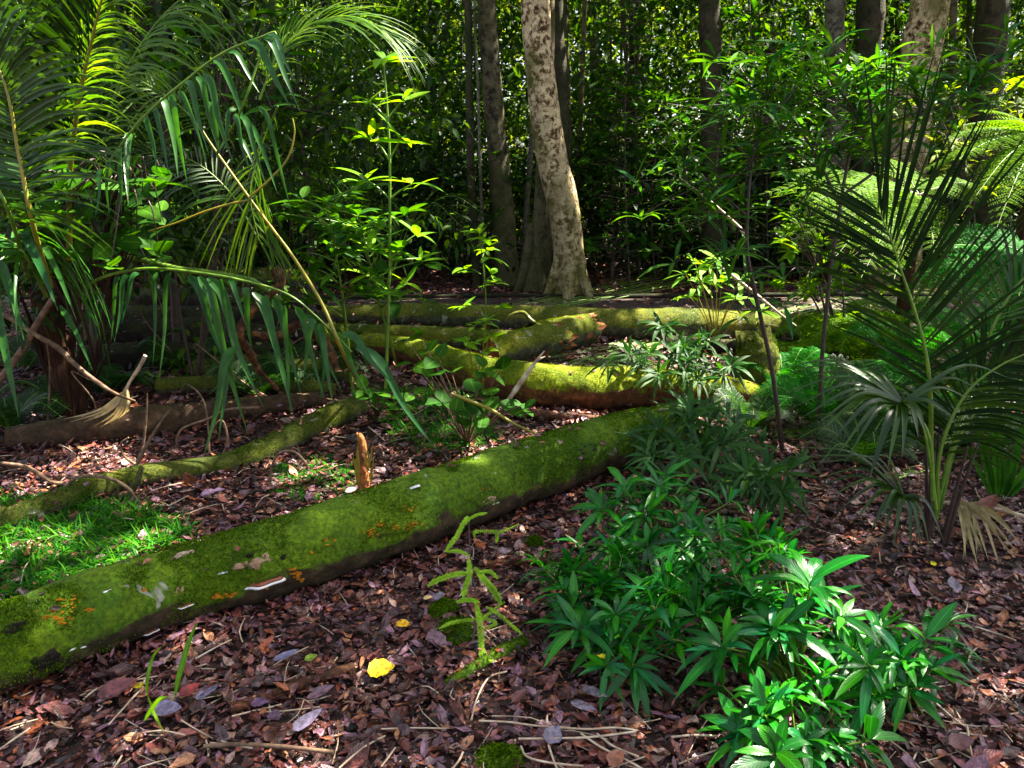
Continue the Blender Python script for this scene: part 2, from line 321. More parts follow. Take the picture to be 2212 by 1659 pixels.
# ------------------------------------------------------------------ ground
def sheet(name, x0, x1, y0, y1, nx, ny, z, m, label=None, f=gh):
    X, Y = np.meshgrid(np.linspace(x0, x1, nx), np.linspace(y0, y1, ny))
    Z = np.array([[z + (f(a, b) if f else 0) for a, b in zip(r1, r2)] for r1, r2 in zip(X, Y)])
    Vv = np.stack([X, Y, Z], -1).reshape(-1, 3); i = np.arange(nx * ny).reshape(ny, nx)
    F = np.stack([i[:-1, :-1], i[:-1, 1:], i[1:, 1:], i[1:, :-1]], -1).reshape(-1, 4)
    mb = MB(); mb.add(Vv, F); o = mb.build(name, m); tag(o, kind='structure'); return o
def warp(n, a, b, k=3.0):
    t = np.linspace(-1, 1, n); return a + (b - a) * (.5 + .5 * np.sign(t) * np.abs(t) ** k)
def ground():
    xs = warp(180, -120, 120, 3); ys = np.concatenate([np.linspace(-30, 0, 20)[:-1], np.linspace(0, 14, 120)[:-1], np.linspace(14, 200, 60)])
    X, Y = np.meshgrid(xs, ys)
    Z = np.array([[gh(a, b) for a, b in zip(r1, r2)] for r1, r2 in zip(X, Y)])
    i = np.arange(X.size).reshape(X.shape); F = np.stack([i[:-1, :-1], i[:-1, 1:], i[1:, 1:], i[1:, :-1]], -1).reshape(-1, 4)
    mb = MB(); mb.add(np.stack([X, Y, Z], -1).reshape(-1, 3), F); tag(mb.build('ground', M['humus']), kind='structure')
ground()
sheet('path', -14, 14, 8.75, 9.75, 160, 10, .014, M['path'])
mb = MB(); tube(mb, [V3(x, 9.8 + .02 * math.sin(x), gh(x, 9.8) + .03) for x in np.linspace(-14, 14, 29)], .035, 6, bump=.2)
tag(mb.build('path_edging', M['log_dark']), 'thin dark timber edging along the far side of the path', 'edging')

# ------------------------------------------------------------------ logs and branches
def px_log(pts, sink=.1, z0=0.0):
    """pixel centreline (x, y, thickness[, lift]) of a log lying on the ground -> 3-D points and radii"""
    P, Rr = [], []
    for q in pts:
        x, y, th = q[:3]; lift = q[3] if len(q) > 3 else 0.0; r = .15
        for _ in range(8):
            p = G(x, y, z0 + r * (1 - sink) + lift); dep = np.dot(p - V3(0, 0, CAMH), V3(0, cp, -sp_)); r = .5 * th / FPX * dep
        P.append(p); Rr.append(r)
    return np.array(P), np.array(Rr)
LOGS = []
def surf_tufts(mb, pts, rad, n, size, mr=0, zmin=-.2, patch=None, seed=0):
    k = len(pts); i = rng.integers(0, k - 1, n); f = rng.random(n)[:, None]
    c = pts[i] * (1 - f) + pts[i + 1] * f; r = (rad[i] * (1 - f[:, 0]) + rad[i + 1] * f[:, 0])
    T = unit(pts[i + 1] - pts[i]); A = unit(np.cross(T, V3(0, 0, 1))); B = np.cross(A, T)
    th = rng.uniform(0, 2 * math.pi, n); d = np.cos(th)[:, None] * A + np.sin(th)[:, None] * B
    P = c + d * (r * 1.0)[:, None]
    keep = np.array([(d[j, 2] + .9 * mn.noise((P[j][0] * 7 + seed, P[j][1] * 7, P[j][2] * 7)) + .3 * rng.normal() > zmin) and
                     mn.noise((P[j][0] * 11 + 5, P[j][1] * 11, P[j][2] * 11)) > -.32 for j in range(n)])
    P, d = P[keep], d[keep]; m_ = len(P)
    D = unit(d * .9 + rng.normal(0, .6, (m_, 3))); UP = unit(rng.normal(0, 1, (m_, 3)))
    leaves(mb, P, D, UP, rng.uniform(.5, 1.3, m_) * size, size * .35, droop=.1, nseg=1 if False else 2, fold=.3, prof='diamond', m=mr)
def log(name, px, m, label, ns=40, step=.02, bmp=.16, bf=4, tuft=0, tsize=.008, zmin=-.2, tmat='moss', sink=.1, jag=.3, cat='log', group=None, endmat=None):
    P, r = px_log(px, sink); n = max(12, int(np.linalg.norm(np.diff(P, axis=0), axis=1).sum() / step))
    base = P[0] * 1.0; base[2] = 0
    th = thing(name, base, label, cat, group) if tuft else None
    mb = MB(); pts, rad = tube(mb, P, r, ns, n=n, bump=bmp, bf=bf, jag=jag, seed=len(LOGS) * 3.1)
    o = mb.build('trunk' if tuft else name, m, th, base)
    if not tuft: tag(o, label, cat, group)
    if tuft:
        mb2 = MB(); surf_tufts(mb2, pts, rad * .985, tuft, tsize, zmin=zmin); mb2.build('moss', M[tmat], th, base, smooth=False)
    LOGS.append((pts, rad)); return th or o, pts, rad, base
front, fp, fr, fb = log('mossy_log', [(-260, 1475, 210), (0, 1403, 192), (180, 1335, 180), (370, 1268, 168), (580, 1208, 165), (780, 1143, 160), (960, 1082, 148), (1100, 1030, 136), (1230, 985, 125), (1350, 948, 118), (1470, 925, 110)],
    M['log_front'], 'big mossy log with orange and white fungi crossing the foreground', ns=96, step=.012, bmp=.14, bf=3.2, tuft=150000, tsize=.010, zmin=.02)
log('mossy_log', [(700, 735, 46), (880, 758, 58), (980, 790, 72), (1100, 822, 88), (1250, 838, 92), (1400, 836, 84), (1500, 840, 72), (1585, 848, 60), (1650, 858, 40)],
    M['log_brown'], 'sunlit mossy log with an orange brown underside behind the foreground log', ns=64, tuft=60000, tsize=.012, zmin=.25, tmat='moss_sunlit', bmp=.12)
log('mossy_log', [(700, 682, 40), (900, 680, 50), (1060, 686, 54), (1200, 690, 58), (1320, 700, 66), (1475, 702, 72), (1620, 706, 66), (1780, 712, 56), (1900, 715, 50)],
    M['log_far'], 'long pale mossy log lying alongside the path', ns=48, tuft=26000, tsize=.012, zmin=.6, tmat='moss_sunlit', bmp=.1)
log('mossy_log', [(640, 716, 40), (780, 722, 44), (950, 730, 48), (1090, 738, 48), (1170, 742, 44)],
    M['log_far'], 'dark green log between the long pale log and the sunlit orange one', ns=40, tuft=20000, tsize=.012, zmin=.1)
log('mossy_log', [(1440, 742, 34), (1560, 748, 38), (1700, 752, 36), (1800, 757, 30)], M['log_dark'], 'dark hollow looking log lying in front of the right end of the long pale log', ns=30, bmp=.2)
log('fallen_log', [(455, 597, 46), (560, 600, 46), (680, 606, 42)], M['log_far'], 'short pale log near the path at the left, behind the brown root', ns=36, tuft=6000, tsize=.014, zmin=.3)
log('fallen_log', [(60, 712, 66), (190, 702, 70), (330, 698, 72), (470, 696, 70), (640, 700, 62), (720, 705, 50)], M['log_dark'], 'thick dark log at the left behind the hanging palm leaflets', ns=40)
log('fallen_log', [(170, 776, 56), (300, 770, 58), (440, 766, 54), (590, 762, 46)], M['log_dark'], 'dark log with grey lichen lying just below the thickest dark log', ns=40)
log('fallen_log', [(340, 838, 40), (420, 832, 44), (520, 832, 42), (660, 838, 36), (720, 842, 28)], M['log_curve'], 'low olive brown mossy log behind the long brown barkless one', ns=40, tuft=8000)
log('fallen_log', [(20, 948, 52), (130, 936, 62), (267, 920, 66), (380, 905, 62), (467, 891, 52), (600, 875, 44), (700, 862, 36)], M['log_wood'], 'long brown barkless log at the left under the pale dead frond', ns=48, bmp=.12, sink=.15)
log('curved_log', [(-60, 1140, 56), (60, 1108, 54), (130, 1083, 54), (187, 1060, 52), (300, 1031, 50), (433, 1012, 44), (500, 1000, 46), (567, 973, 50), (667, 925, 54), (720, 900, 54), (780, 878, 48)],
    M['log_curve'], 'thin winding mossy log from the left edge towards the centre saplings', ns=48, tuft=36000, tsize=.009, zmin=-.1, bmp=.14)
log('rotten_branch', [(498, 1530, 26), (570, 1508, 24), (660, 1475, 25), (765, 1440, 20)], M['root'], 'rotten brown branch piece lying on the leaves in front of the big log', ns=20, bmp=.3, bf=12, cat='branch')
log('rotten_branch', [(1035, 1218, 12), (1130, 1213, 14), (1240, 1208, 12)], M['root'], 'orange lit stick between the bright fern and the glossy shrub', ns=12, bmp=.3, bf=12, cat='branch')
log('rotten_branch', [(968, 1478, 18), (1030, 1440, 22), (1090, 1408, 30), (1135, 1385, 24)], M['log_front'], 'mossy rotten branch at the foot of the bright green fern', ns=20, bmp=.3, bf=12, cat='branch', tuft=3000, tsize=.008)
log('rotten_branch', [(1060, 895, 16), (1130, 893, 20), (1220, 900, 18), (1300, 905, 14)], M['root'], 'red brown branch on the ground between the two sunlit logs', ns=16, bmp=.3, bf=12, cat='branch')
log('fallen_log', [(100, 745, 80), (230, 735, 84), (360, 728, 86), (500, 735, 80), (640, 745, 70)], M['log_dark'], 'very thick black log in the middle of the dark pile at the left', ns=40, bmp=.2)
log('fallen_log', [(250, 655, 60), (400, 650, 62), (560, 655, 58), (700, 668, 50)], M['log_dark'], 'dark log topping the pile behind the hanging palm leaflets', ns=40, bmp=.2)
log('fallen_log', [(420, 800, 50), (520, 795, 56), (640, 800, 56), (760, 812, 44)], M['log_curve'], 'short thick mossy log end under the arched frond stem', ns=40, tuft=9000, bmp=.2)
# broken logs that lean on the others
def brk(pa, pb, r, label, hollow=True):
    T = unit(pb - pa); base = pa.copy(); base[2] = 0
    th = thing('broken_log', base, label, 'log'); mb = MB()
    pts, rad = tube(mb, [pa, pa * .6 + pb * .4 + V3(0, 0, .01), pb], [r * 1.05, r, r * .95], 40, n=60, bump=.16, bf=5, jag=.5, cap=False)
    mb.build('trunk', M['log_far'], th, base)
    mb = MB(); surf_tufts(mb, pts, rad * .99, 12000, .012, zmin=.2); mb.build('moss', M['moss_sunlit'], th, base, smooth=False)
    mb = MB(); tube(mb, [pa, pb + T * r * .25], [r * .8, r * .9], 24, n=30, bump=.25, bf=12, jag=.9)
    # splinters round the broken end
    A = unit(np.cross(T, V3(0, 0, 1))); B = np.cross(A, T)
    for k in range(22):
        a = k / 22 * 2 * math.pi; d = math.cos(a) * A + math.sin(a) * B; p = pb + d * r * rng.uniform(.75, .98)
        leaves(mb, p - T * .04, T + d * .05 + rng.normal(0, .05, 3), d, r * rng.uniform(.35, .8), r * .22, 0, 2, .2, 'diamond')
    mb.build('broken_end', M['wood_orange'], th, base, smooth=False)
brk(G(1062, 765, .14), at(1210, 728, 6.3), .13, 'broken log with a hollow orange end leaning beside the sunlit log')
brk(G(1150, 738, .14), at(1268, 712, 7.0), .15, 'mossy broken log with a jagged orange edge just behind the hollow one')
# stump on the right
def stump():
    b = G(1622, 855, 0); th = thing('mossy_stump', b, 'dark mossy stump at the right end of the sunlit logs', 'stump')
    mb = MB(); pts, rad = tube(mb, [b + V3(0, 0, -.05), b + V3(.01, 0, .12), b + V3(.02, 0, .3), b + V3(0, .02, .42)], [.2, .155, .14, .12], 40, n=40, bump=.3, bf=6, jag=.6)
    mb.build('trunk', M['log_curve'], th, b); mb = MB(); surf_tufts(mb, pts, rad, 9000, .011, zmin=-.6); mb.build('moss', M['moss'], th, b, smooth=False)
stump()
def stick(name, pts, rads, m, label, cat='branch', ns=10, bmp=.15, group=None, bf=14):
    mb = MB(); pts = [np.asarray(p, float) for p in pts]; tube(mb, pts, rads, ns, bump=bmp, bf=bf, n=(len(pts) - 1) * 9 + 1)
    b = min(pts, key=lambda p: p[2]).copy(); return tag(mb.build(name, m, None, b), label, cat, group)
def apts(Y, *q):
    """pixel points with depth Y, or (x, y, Y)"""
    return [at(p[0], p[1], p[2] if len(p) > 2 else Y) for p in q]
stick('leaning_branch', apts(3.6, (-10, 672, 3.7), (20, 686), (75, 722), (127, 753), (165, 790), (200, 818), (245, 848), (290, 866, 4.0)), [.016, .012, .012, .013, .011, .010, .008, .007], M['twig'], 'pale sunlit branch leaning down from the left edge beside the palm base')
stick('leaning_branch', apts(4.2, (118, 640), (80, 700), (45, 760), (-10, 835)), [.016, .018, .018, .02], M['twig'], 'shaded brown branch behind the pale leaning one at the left edge')
stick('arched_branch', apts(4.6, (270, 556), (330, 566), (383, 580), (470, 592), (540, 605), (580, 628), (610, 650)), [.016, .018, .018, .018, .018, .016, .014], M['stalk_green'], 'arching greenish branch above the hanging palm leaflets, ending at the red root')
stick('twisted_root', apts(4.4, (594, 578), (606, 600), (598, 625), (565, 650), (545, 675), (524, 700), (520, 730), (540, 760, 4.5), (560, 800, 4.6), (600, 840, 4.7)), [.018, .026, .018, .022, .020, .024, .018, .022, .018, .014], M['root'], 'twisted reddish brown root standing up behind the hanging leaflets', bmp=.6)
stick('twisted_root', apts(4.9, (545, 720), (600, 725), (650, 700), (700, 740), (730, 800)), [.02, .03, .026, .035, .02], M['root'], 'thick dark red root to the right of the twisted one', bmp=.6)
stick('arching_vine', apts(3.8, (423, 1060), (460, 1015), (490, 960), (484, 915), (470, 912), (452, 945), (452, 978)), .006, M['twig'], 'thin looped vine standing over the winding mossy log')
stick('arching_vine', apts(4.1, (380, 985), (390, 930), (450, 905), (490, 885), (560, 880)), .007, M['twig'], 'thin brown vine between the looped vine and the brown log')
stick('dead_twig', apts(3.75, (293, 1010), (318, 960), (345, 915), (363, 890)), [.009, .008, .006, .004], M['twig'], 'straight twig rising from the knot of the winding log')
stick('dead_twig', apts(3.8, (290, 1010), (308, 965), (316, 900), (318, 850)), [.007, .006, .005, .003], M['twig'], 'thin twig left of the straight one on the winding log')
stick('dead_twig', apts(3.75, (300, 1008), (268, 985), (262, 958), (278, 945)), [.009, .007, .006, .004], M['twig'], 'short bent twig on the knot of the winding log')
stick('arching_vine', apts(3.35, (133, 1062), (160, 1035), (200, 1028), (245, 1036), (280, 1058), (300, 1085), (325, 1105)), .008, M['twig'], 'tan vine arching over the winding log above the grass')
stick('mossy_branch', apts(3.4, (262, 1115), (278, 1072), (292, 1048), (306, 1010)), [.014, .013, .016, .012], M['log_curve'], 'short mossy branch crossing the winding log near the grass')
stick('arching_vine', apts(3.5, (583, 1050), (588, 1005), (605, 978), (635, 976), (660, 1000), (665, 1015)), .006, M['twig'], 'small arched twig over the herbs behind the big log')
stick('arching_vine', apts(3.55, (0, 1000), (60, 1010), (110, 1040), (150, 1045)), .01, M['twig'], 'thin root lying left of the winding log')
stick('hooked_twig', apts(6.9, (1092, 694), (1105, 680), (1130, 675), (1145, 690), (1162, 702)), [.008, .014, .018, .018, .02], M['log_far'], 'hooked dead twig on top of the far logs')
stick('split_stick', apts(4.15, (1097, 866), (1125, 826), (1152, 788), (1176, 758)), [.012, .014, .010, .003], M['wood_pale'], 'pale split stick leaning against the sunlit orange log', bmp=.3)
stick('split_stick', apts(4.15, (1140, 806), (1160, 780), (1178, 770)), [.006, .007, .002], M['wood_pale'], 'short pale splinter beside the top of the split stick', bmp=.3)
stick('fallen_branch', apts(3.7, (975, 850), (1020, 868), (1060, 885), (1110, 915), (1160, 938)), [.008, .009, .009, .007, .005], M['stalk_yellow'], 'yellow lit stem slanting through the round leaved plant')
stick('sunlit_branch', apts(5.0, (1470, 385), (1500, 408), (1540, 440), (1580, 475), (1610, 505)), [.003, .006, .008, .010, .011], M['wood_pale'], 'pale sunlit branch slanting into the right hand sapling')
stick('sunlit_branch', apts(5.0, (1555, 575), (1585, 598), (1620, 626), (1650, 650), (1690, 682), (1720, 704)), [.006, .011, .012, .010, .007, .003], M['wood_pale'], 'white sunlit branch below the right hand saplings, crossing their stems')
def splinter_stump():
    b = G(788, 1062, 0); th = thing('splintered_stump', b, 'small splintered orange stump, painted sunlit yellow, behind the big log', 'stump')
    mb = MB(); tube(mb, [b, b + V3(0, 0, .12), b + V3(-.005, .01, .24), b + V3(-.015, .01, .30)], [.024, .024, .02, .010], 12, n=20, bump=.4, bf=30, jag=.8); mb.build('trunk', M['wood_orange'], th, b)
    mb = MB()
    for k in range(44):
        a = rng.uniform(0, 6.28); p = b + V3(.030 * math.cos(a), .02 * math.sin(a), .0) + V3(0, 0, rng.uniform(0, .12))
        leaves(mb, p, V3(rng.normal(0, .12), rng.normal(0, .1), 1), V3(0, -1, 0), rng.uniform(.06, .2), .010, 0, 2, .2, 'diamond')
    mb.build('splinters', M['stalk_yellow'], th, b, smooth=False)  # yellow sunlight on the splinters painted in with the stalk colour
splinter_stump()

# fungi on the front log
def on_log(px, py):
    """point where the ray meets the front log, with the outward direction"""
    d = unit(ray(px, py)); o = V3(0, 0, CAMH); best = None
    for k in range(400):
        p = o + d * (1.2 + k * .01); q = np.linalg.norm(fp - p, axis=1); j = q.argmin()
        if q[j] < fr[j]: best = (p, unit(p - fp[j]), unit(fp[min(j + 1, len(fp) - 1)] - fp[max(j - 1, 0)])); break
    return best
def bracket(px, py, wpx, label_mats, thick=.35, name='bracket_fungus', lab=None):
    h = on_log(px, py)
    if h is None: return
    p, n, T = h; W = wpx / FPX * np.linalg.norm(p - V3(0, 0, CAMH)); mb = MB()
    out = unit(n * V3(1, 1, .25)); nS = 14
    for layer, (mi, z0, z1, sc_) in enumerate(((1, .02, .30, .86), (0, -.16, .04, 1.0))):
        ring0, ring1 = [], []
        for k in range(nS + 1):
            a = math.pi * k / nS; wob = 1 + .12 * math.sin(5 * a + px)
            v = T * math.cos(a) * W * .5 * wob * sc_ + out * math.sin(a) * W * thick * wob * sc_
            ring0.append(p - out * W * .05 + v + V3(0, 0, z0 * W * thick)); ring1.append(p - out * W * .05 + v * .9 + V3(0, 0, z1 * W * thick))
        c0 = p - out * W * .1 + V3(0, 0, z0 * W * thick); c1 = p - out * W * .1 + V3(0, 0, z1 * W * thick)
        Vv = np.array(ring0 + ring1 + [c0, c1]); m_ = nS + 1
        q = [[k, k + 1, m_ + k + 1, m_ + k] for k in range(nS)]
        mb.add(Vv, q, mi); b0 = mb.n - len(Vv)
        tr = np.array([[2 * m_, k + 1, k] for k in range(nS)] + [[2 * m_ + 1, m_ + k, m_ + k + 1] for k in range(nS)])
        mb.F.append(tr + b0); mb.M.append(np.full(len(tr), mi, np.int32))
    o = mb.build(name, [M['fungus_white'], label_mats], front, fb)
    if lab: o['label'] = lab
bracket(230, 1279, 34, M['fungus_white'], .4); bracket(576, 1258, 84, M['fungus_red'], .22, lab='long white edged red bracket'); bracket(896, 1053, 26, M['fungus_white'], .45)
bracket(483, 1237, 24, M['fungus_white'], .2); bracket(225, 1262, 16, M['fungus_red'], .3); bracket(320, 1327, 12, M['fungus_white']); bracket(155, 1402, 16, M['fungus_white']); bracket(182, 1396, 14, M['fungus_white'])
bracket(400, 1308, 36, M['fungus_red'], .25); bracket(325, 1365, 36, M['fungus_red'], .2); bracket(1070, 1085, 26, M['fungus_red'], .25); bracket(1125, 1075, 16, M['fungus_white'], .3); bracket(1012, 1005, 14, M['fungus_white'], .3)
for (cx, cy_, sx_, sy_, n_) in ((118, 1332, 34, 16, 60), (196, 1308, 14, 12, 26), (150, 1300, 40, 16, 18), (315, 1271, 10, 5, 8), (715, 1166, 34, 8, 26), (800, 1147, 18, 10, 16), (862, 1135, 30, 8, 14), (640, 1238, 16, 18, 22),
                               (470, 1285, 14, 8, 10), (500, 1283, 10, 6, 8), (740, 1155, 10, 10, 10), (1040, 1056, 22, 6, 16), (1050, 1052, 14, 5, 8), (672, 1190, 8, 6, 6), (900, 1130, 20, 6, 8), (560, 1268, 20, 5, 6), (880, 1100, 12, 8, 7), (820, 1132, 12, 5, 8)):
    mb = MB()
    for k in range(n_):
        h = on_log(cx + rng.normal(0, sx_ * .5), cy_ + rng.normal(0, sy_ * .5))
        if h is None: continue
        p, n, T = h; s_ = rng.uniform(.004, .0085); out = unit(n * V3(1, 1, .2)); q = []
        for j in range(7):
            a = math.pi * j / 6; q.append(p + T * math.cos(a) * s_ + out * (math.sin(a) * s_ * .9 + .004) + V3(0, 0, rng.normal(0, .0006)))
        q = np.array(q); lo = q - V3(0, 0, .003); c = p + out * .001
        mb.add(np.vstack([q, lo, [c]]), [[j, j + 1, 8 + j, 7 + j] for j in range(6)]); b0 = mb.n - 15
        mb.F.append(np.array([[14, j, j + 1] for j in range(6)]) + b0); mb.M.append(np.zeros(6, np.int32))
    if mb.n: mb.build('fungus_cluster', M['fungus_orange'], front, fb)
def patch(px, py, w, h, m, name='bark_patch', lab=None, n=22):
    mb = MB(); h0 = on_log(px, py)
    if h0 is None: return
    p0, n0, T0 = h0; rings = [p0 + n0 * .007]; K = 18
    for rr in (.35, .7, 1.0):
        for k in range(K):
            a = 2 * math.pi * k / K; wob = 1 + .35 * mn.noise((px + math.cos(a) * 1.5, py + math.sin(a) * 1.5, rr))
            x_ = px + math.cos(a) * w * .5 * rr * wob; y_ = py + math.sin(a) * h * .5 * rr * wob - (x_ - px) * .33
            hh = on_log(x_, y_)
            if hh is None: hh = h0
            rings.append(hh[0] + hh[1] * (.007 if rr < .95 else -.004) + hh[1] * rng.normal(0, .0015))
    q = []; tr = [[0, 1 + k, 1 + (k + 1) % K] for k in range(K)]
    for i in range(2):
        for k in range(K): a, b = 1 + i * K + k, 1 + i * K + (k + 1) % K; q.append([a, a + K, b + K, b])
    mb.add(np.array(rings), q); mb.F.append(np.array(tr)); mb.M.append(np.zeros(K, np.int32))
    o = mb.build(name, m, front, fb)
    if lab: o['label'] = lab
patch(562, 1213, 58, 34, M['bark_tan'], lab='tan patch of exposed wood'); patch(520, 1222, 46, 18, M['bark_tan']); patch(388, 1275, 22, 22, M['bark_tan']); patch(1056, 1080, 46, 20, M['bark_tan'])
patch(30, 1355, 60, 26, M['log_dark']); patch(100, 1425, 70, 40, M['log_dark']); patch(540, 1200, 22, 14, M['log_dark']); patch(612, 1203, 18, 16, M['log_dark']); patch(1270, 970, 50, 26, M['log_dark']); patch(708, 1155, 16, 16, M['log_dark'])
patch(395, 1198, 52, 9, M['wood_pale'])

# ------------------------------------------------------------------ leaf litter
def in_frustum(x, y, pad=.5):
    return abs(x) < (y + .6) * .70 + pad
def litter():
    mb = MB(); P = []; SZ = []
    for (y0, y1, dens, s0, s1) in ((1.3, 2.6, 5200, .009, .050), (2.6, 4.2, 2700, .012, .055), (4.2, 7, 1000, .02, .07), (7, 8.7, 300, .04, .09), (9.85, 14, 330, .04, .1), (14, 24, 50, .06, .14)):
        hw = (y1 + .6) * .72; n = int(dens * 2 * hw * (y1 - y0)); x = rng.uniform(-hw, hw, n); y = rng.uniform(y0, y1, n)
        k = np.abs(x) < (y + .6) * .72 + .4; x, y = x[k], y[k]; s = s0 + (s1 - s0) * rng.random(len(x)) ** 2.6 + (rng.random(len(x)) < .03) * rng.uniform(.01, .045, len(x))
        P.append(np.stack([x, y], 1)); SZ.append(s)
    x = rng.uniform(-9, 9, 1900); y = rng.uniform(8.7, 9.8, 1900); P.append(np.stack([x, y], 1)); SZ.append(rng.uniform(.02, .07, 1900))
    P = np.vstack(P); s = np.concatenate(SZ); n = len(P)
    z = np.array([gh(a, b) for a, b in P]) + rng.uniform(.002, .03, n) * (1 + .0 * s)
    az = rng.uniform(0, 2 * math.pi, n); tilt = rng.normal(0, .2, n)
    D = np.stack([np.cos(az) * np.cos(tilt), np.sin(az) * np.cos(tilt), np.sin(tilt)], 1)
    UP = unit(np.stack([rng.normal(0, .27, n), rng.normal(0, .27, n), np.ones(n)], 1))
    half = rng.random(n) < .45
    for k, pr, wr in ((half, 'ovate', (.45, .8)), (~half, 'lance', (.2, .5))):
        m_ = k.sum(); leaves(mb, np.stack([P[k, 0], P[k, 1], z[k]], 1), D[k], UP[k], s[k] * 1.35, s[k] * rng.uniform(*wr, m_) * 1.2, droop=0, nseg=4, fold=.25, prof=pr, curl=rng.normal(0, .2, m_), wav=.09)
    for q, (pts, rad) in enumerate(LOGS):                             # leaves caught on the logs and banked along them
        L_ = np.linalg.norm(np.diff(pts, axis=0), axis=1).sum(); k_ = int(L_ * (26 if q else 16)); i = rng.integers(0, len(pts) - 1, k_); T = unit(pts[i + 1] - pts[i]); A = unit(np.cross(T, V3(0, 0, 1)))
        th = rng.normal(0, .55, k_); d = np.sin(th)[:, None] * A + np.cos(th)[:, None] * V3(0, 0, 1); Pq = pts[i] + d * (rad[i] * 1.05)[:, None]
        sz = rng.uniform(.012, .045, k_); leaves(mb, Pq, rng.normal(0, 1, (k_, 3)) * V3(1, 1, .15), d + rng.normal(0, .15, (k_, 3)), sz, sz * .5, 0, 4, .25, 'ovate', curl=rng.normal(0, .2, k_), wav=.06)
        k_ = int(L_ * 170); i = rng.integers(0, len(pts) - 1, k_); T = unit(pts[i + 1] - pts[i]); A = unit(np.cross(T, V3(0, 0, 1))) * rng.choice([-1, 1], k_)[:, None]
        Pq = pts[i] + A * (rad[i] + np.abs(rng.normal(0, .05, k_)))[:, None]; dd = np.abs((Pq - pts[i])[:, :2]).sum(1) - rad[i]; Pq[:, 2] = .02 + np.maximum(0, .05 - dd * .5) * rng.random(k_)
        sz = rng.uniform(.015, .06, k_); leaves(mb, Pq, rng.normal(0, 1, (k_, 3)) * V3(1, 1, .3), -A * .6 + V3(0, 0, 1) + rng.normal(0, .35, (k_, 3)), sz, sz * .5, 0, 4, .25, 'ovate', curl=rng.normal(0, .2, k_), wav=.08)
    tag(mb.build('leaf_litter', M['litter'], smooth=False), 'carpet of fallen brown, red and purple leaves', 'leaf litter', kind='stuff')
litter()
def twigs():
    mb = MB(); n = 900
    for k in range(n):
        y = 1.5 + 8 * rng.random() ** 1.8; x = rng.uniform(-1, 1) * (y + .6) * .72; L = rng.uniform(.04, .22); a = rng.uniform(0, 6.28)
        p = V3(x, y, gh(x, y) + .025); d = V3(math.cos(a), math.sin(a), rng.normal(0, .08)) * L
        tube(mb, [p, p + d * .5 + rng.normal(0, .008, 3), p + d], rng.uniform(.0012, .003), 5, n=5, cap=False)
    tag(mb.build('fallen_twigs', M['wood_pale']), 'small fallen twigs strewn over the leaf litter', 'twigs', kind='stuff')
twigs()
# single fallen leaves that stand out
def fleaf(px, py, Lpx, ratio, ang, col, label, prof='ovate', z=.035, curl=.12):
    p = G(px, py, z); sz = Lpx / FPX * np.linalg.norm(p - V3(0, 0, CAMH)); a = R(ang); D = V3(math.cos(a), math.sin(a) * 1.4, .03); D = unit(D)
    up = unit(V3(rng.normal(0, .12), -.25, 1)); mb = MB(); b = p - D * sz * .5
    leaves(mb, b, D, up, sz, sz * ratio, 0, 10, .28, prof, curl=np.array([curl * 1.6]), wav=.04)
    o = mb.build('fallen_leaf', flatmat('leaf ' + label[:20], col), None, b, smooth=True)
    tag(o, label, 'leaf', 'single fallen leaves on the litter')
YEL = (.72, .50, .01)
fleaf(824, 1446, 56, .8, 10, YEL, 'round yellow fallen leaf, the largest yellow one on the litter', curl=.05)
fleaf(872, 1349, 36, .6, -20, (.85, .42, .01), 'small ragged golden leaf above the round yellow one', curl=.05)
fleaf(672, 1422, 26, .7, 15, (.35, .5, .02), 'little lime leaf lying left of the round yellow one')
fleaf(300, 1484, 24, .7, -30, (.6, .5, .01), 'small yellow leaf beside the grass blades in front of the log')
fleaf(1300, 1420, 22, .8, -60, (.8, .7, .02), 'tiny bright yellow leaf resting in the glossy shrub', z=.12)
fleaf(2016, 1218, 14, .7, 80, (.8, .7, .02), 'tiny yellow leaf standing near the right hand palm base')
fleaf(362, 1536, 66, .55, -8, (.34, .27, .42), 'wide lilac leaf under the grass blades')
fleaf(664, 1558, 66, .4, 38, (.30, .23, .36), 'long pointed purple leaf at the bottom left of the round yellow one')
fleaf(448, 1498, 46, .4, 32, (.3, .26, .4), 'small slim lilac leaf right of the wide lilac one')
fleaf(618, 1418, 50, .35, 20, (.28, .25, .4), 'slim bluish purple leaf below the big log')
fleaf(255, 1490, 70, .55, 20, (.2, .055, .06), 'large dull red leaf in the shadow of the big log')
fleaf(410, 1492, 40, .6, 35, (.28, .02, .02), 'dark crimson leaf beside the grass blades')
fleaf(562, 1520, 38, .6, -10, (.3, .14, .28), 'mauve curled leaf below the rotten branch')
fleaf(595, 1550, 44, .55, -40, (.26, .13, .2), 'dull mauve leaf beside the long pointed purple one')
fleaf(1195, 1590, 46, .8, 60, (.32, .26, .36), 'grey violet leaf lying across the straw stalks')
fleaf(1285, 1500, 66, .35, -38, (.36, .28, .33), 'rolled pinkish grey leaf below the glossy shrub')
fleaf(1262, 1530, 70, .3, -34, (.30, .24, .32), 'second rolled grey leaf just left of the pinkish one')
fleaf(948, 1290, 30, .55, 50, (.3, .25, .32), 'ribbed grey leaf left of the bright fern')
fleaf(925, 1292, 20, .6, 0, (.75, .5, .2), 'small cream leaf beside the ribbed grey one')
fleaf(460, 1066, 50, .45, 5, (.26, .16, .28), 'ribbed purple leaf below the winding mossy log')
fleaf(760, 1060, 26, .7, 20, (.34, .24, .26), 'pinkish leaf behind the big log left of the splintered stump')
fleaf(1085, 1195, 40, .6, -10, (.36, .24, .28), 'pale mauve leaf right of the bright fern')
fleaf(2060, 1265, 40, .6, 70, (.36, .28, .36), 'pale violet leaf on the right side litter')
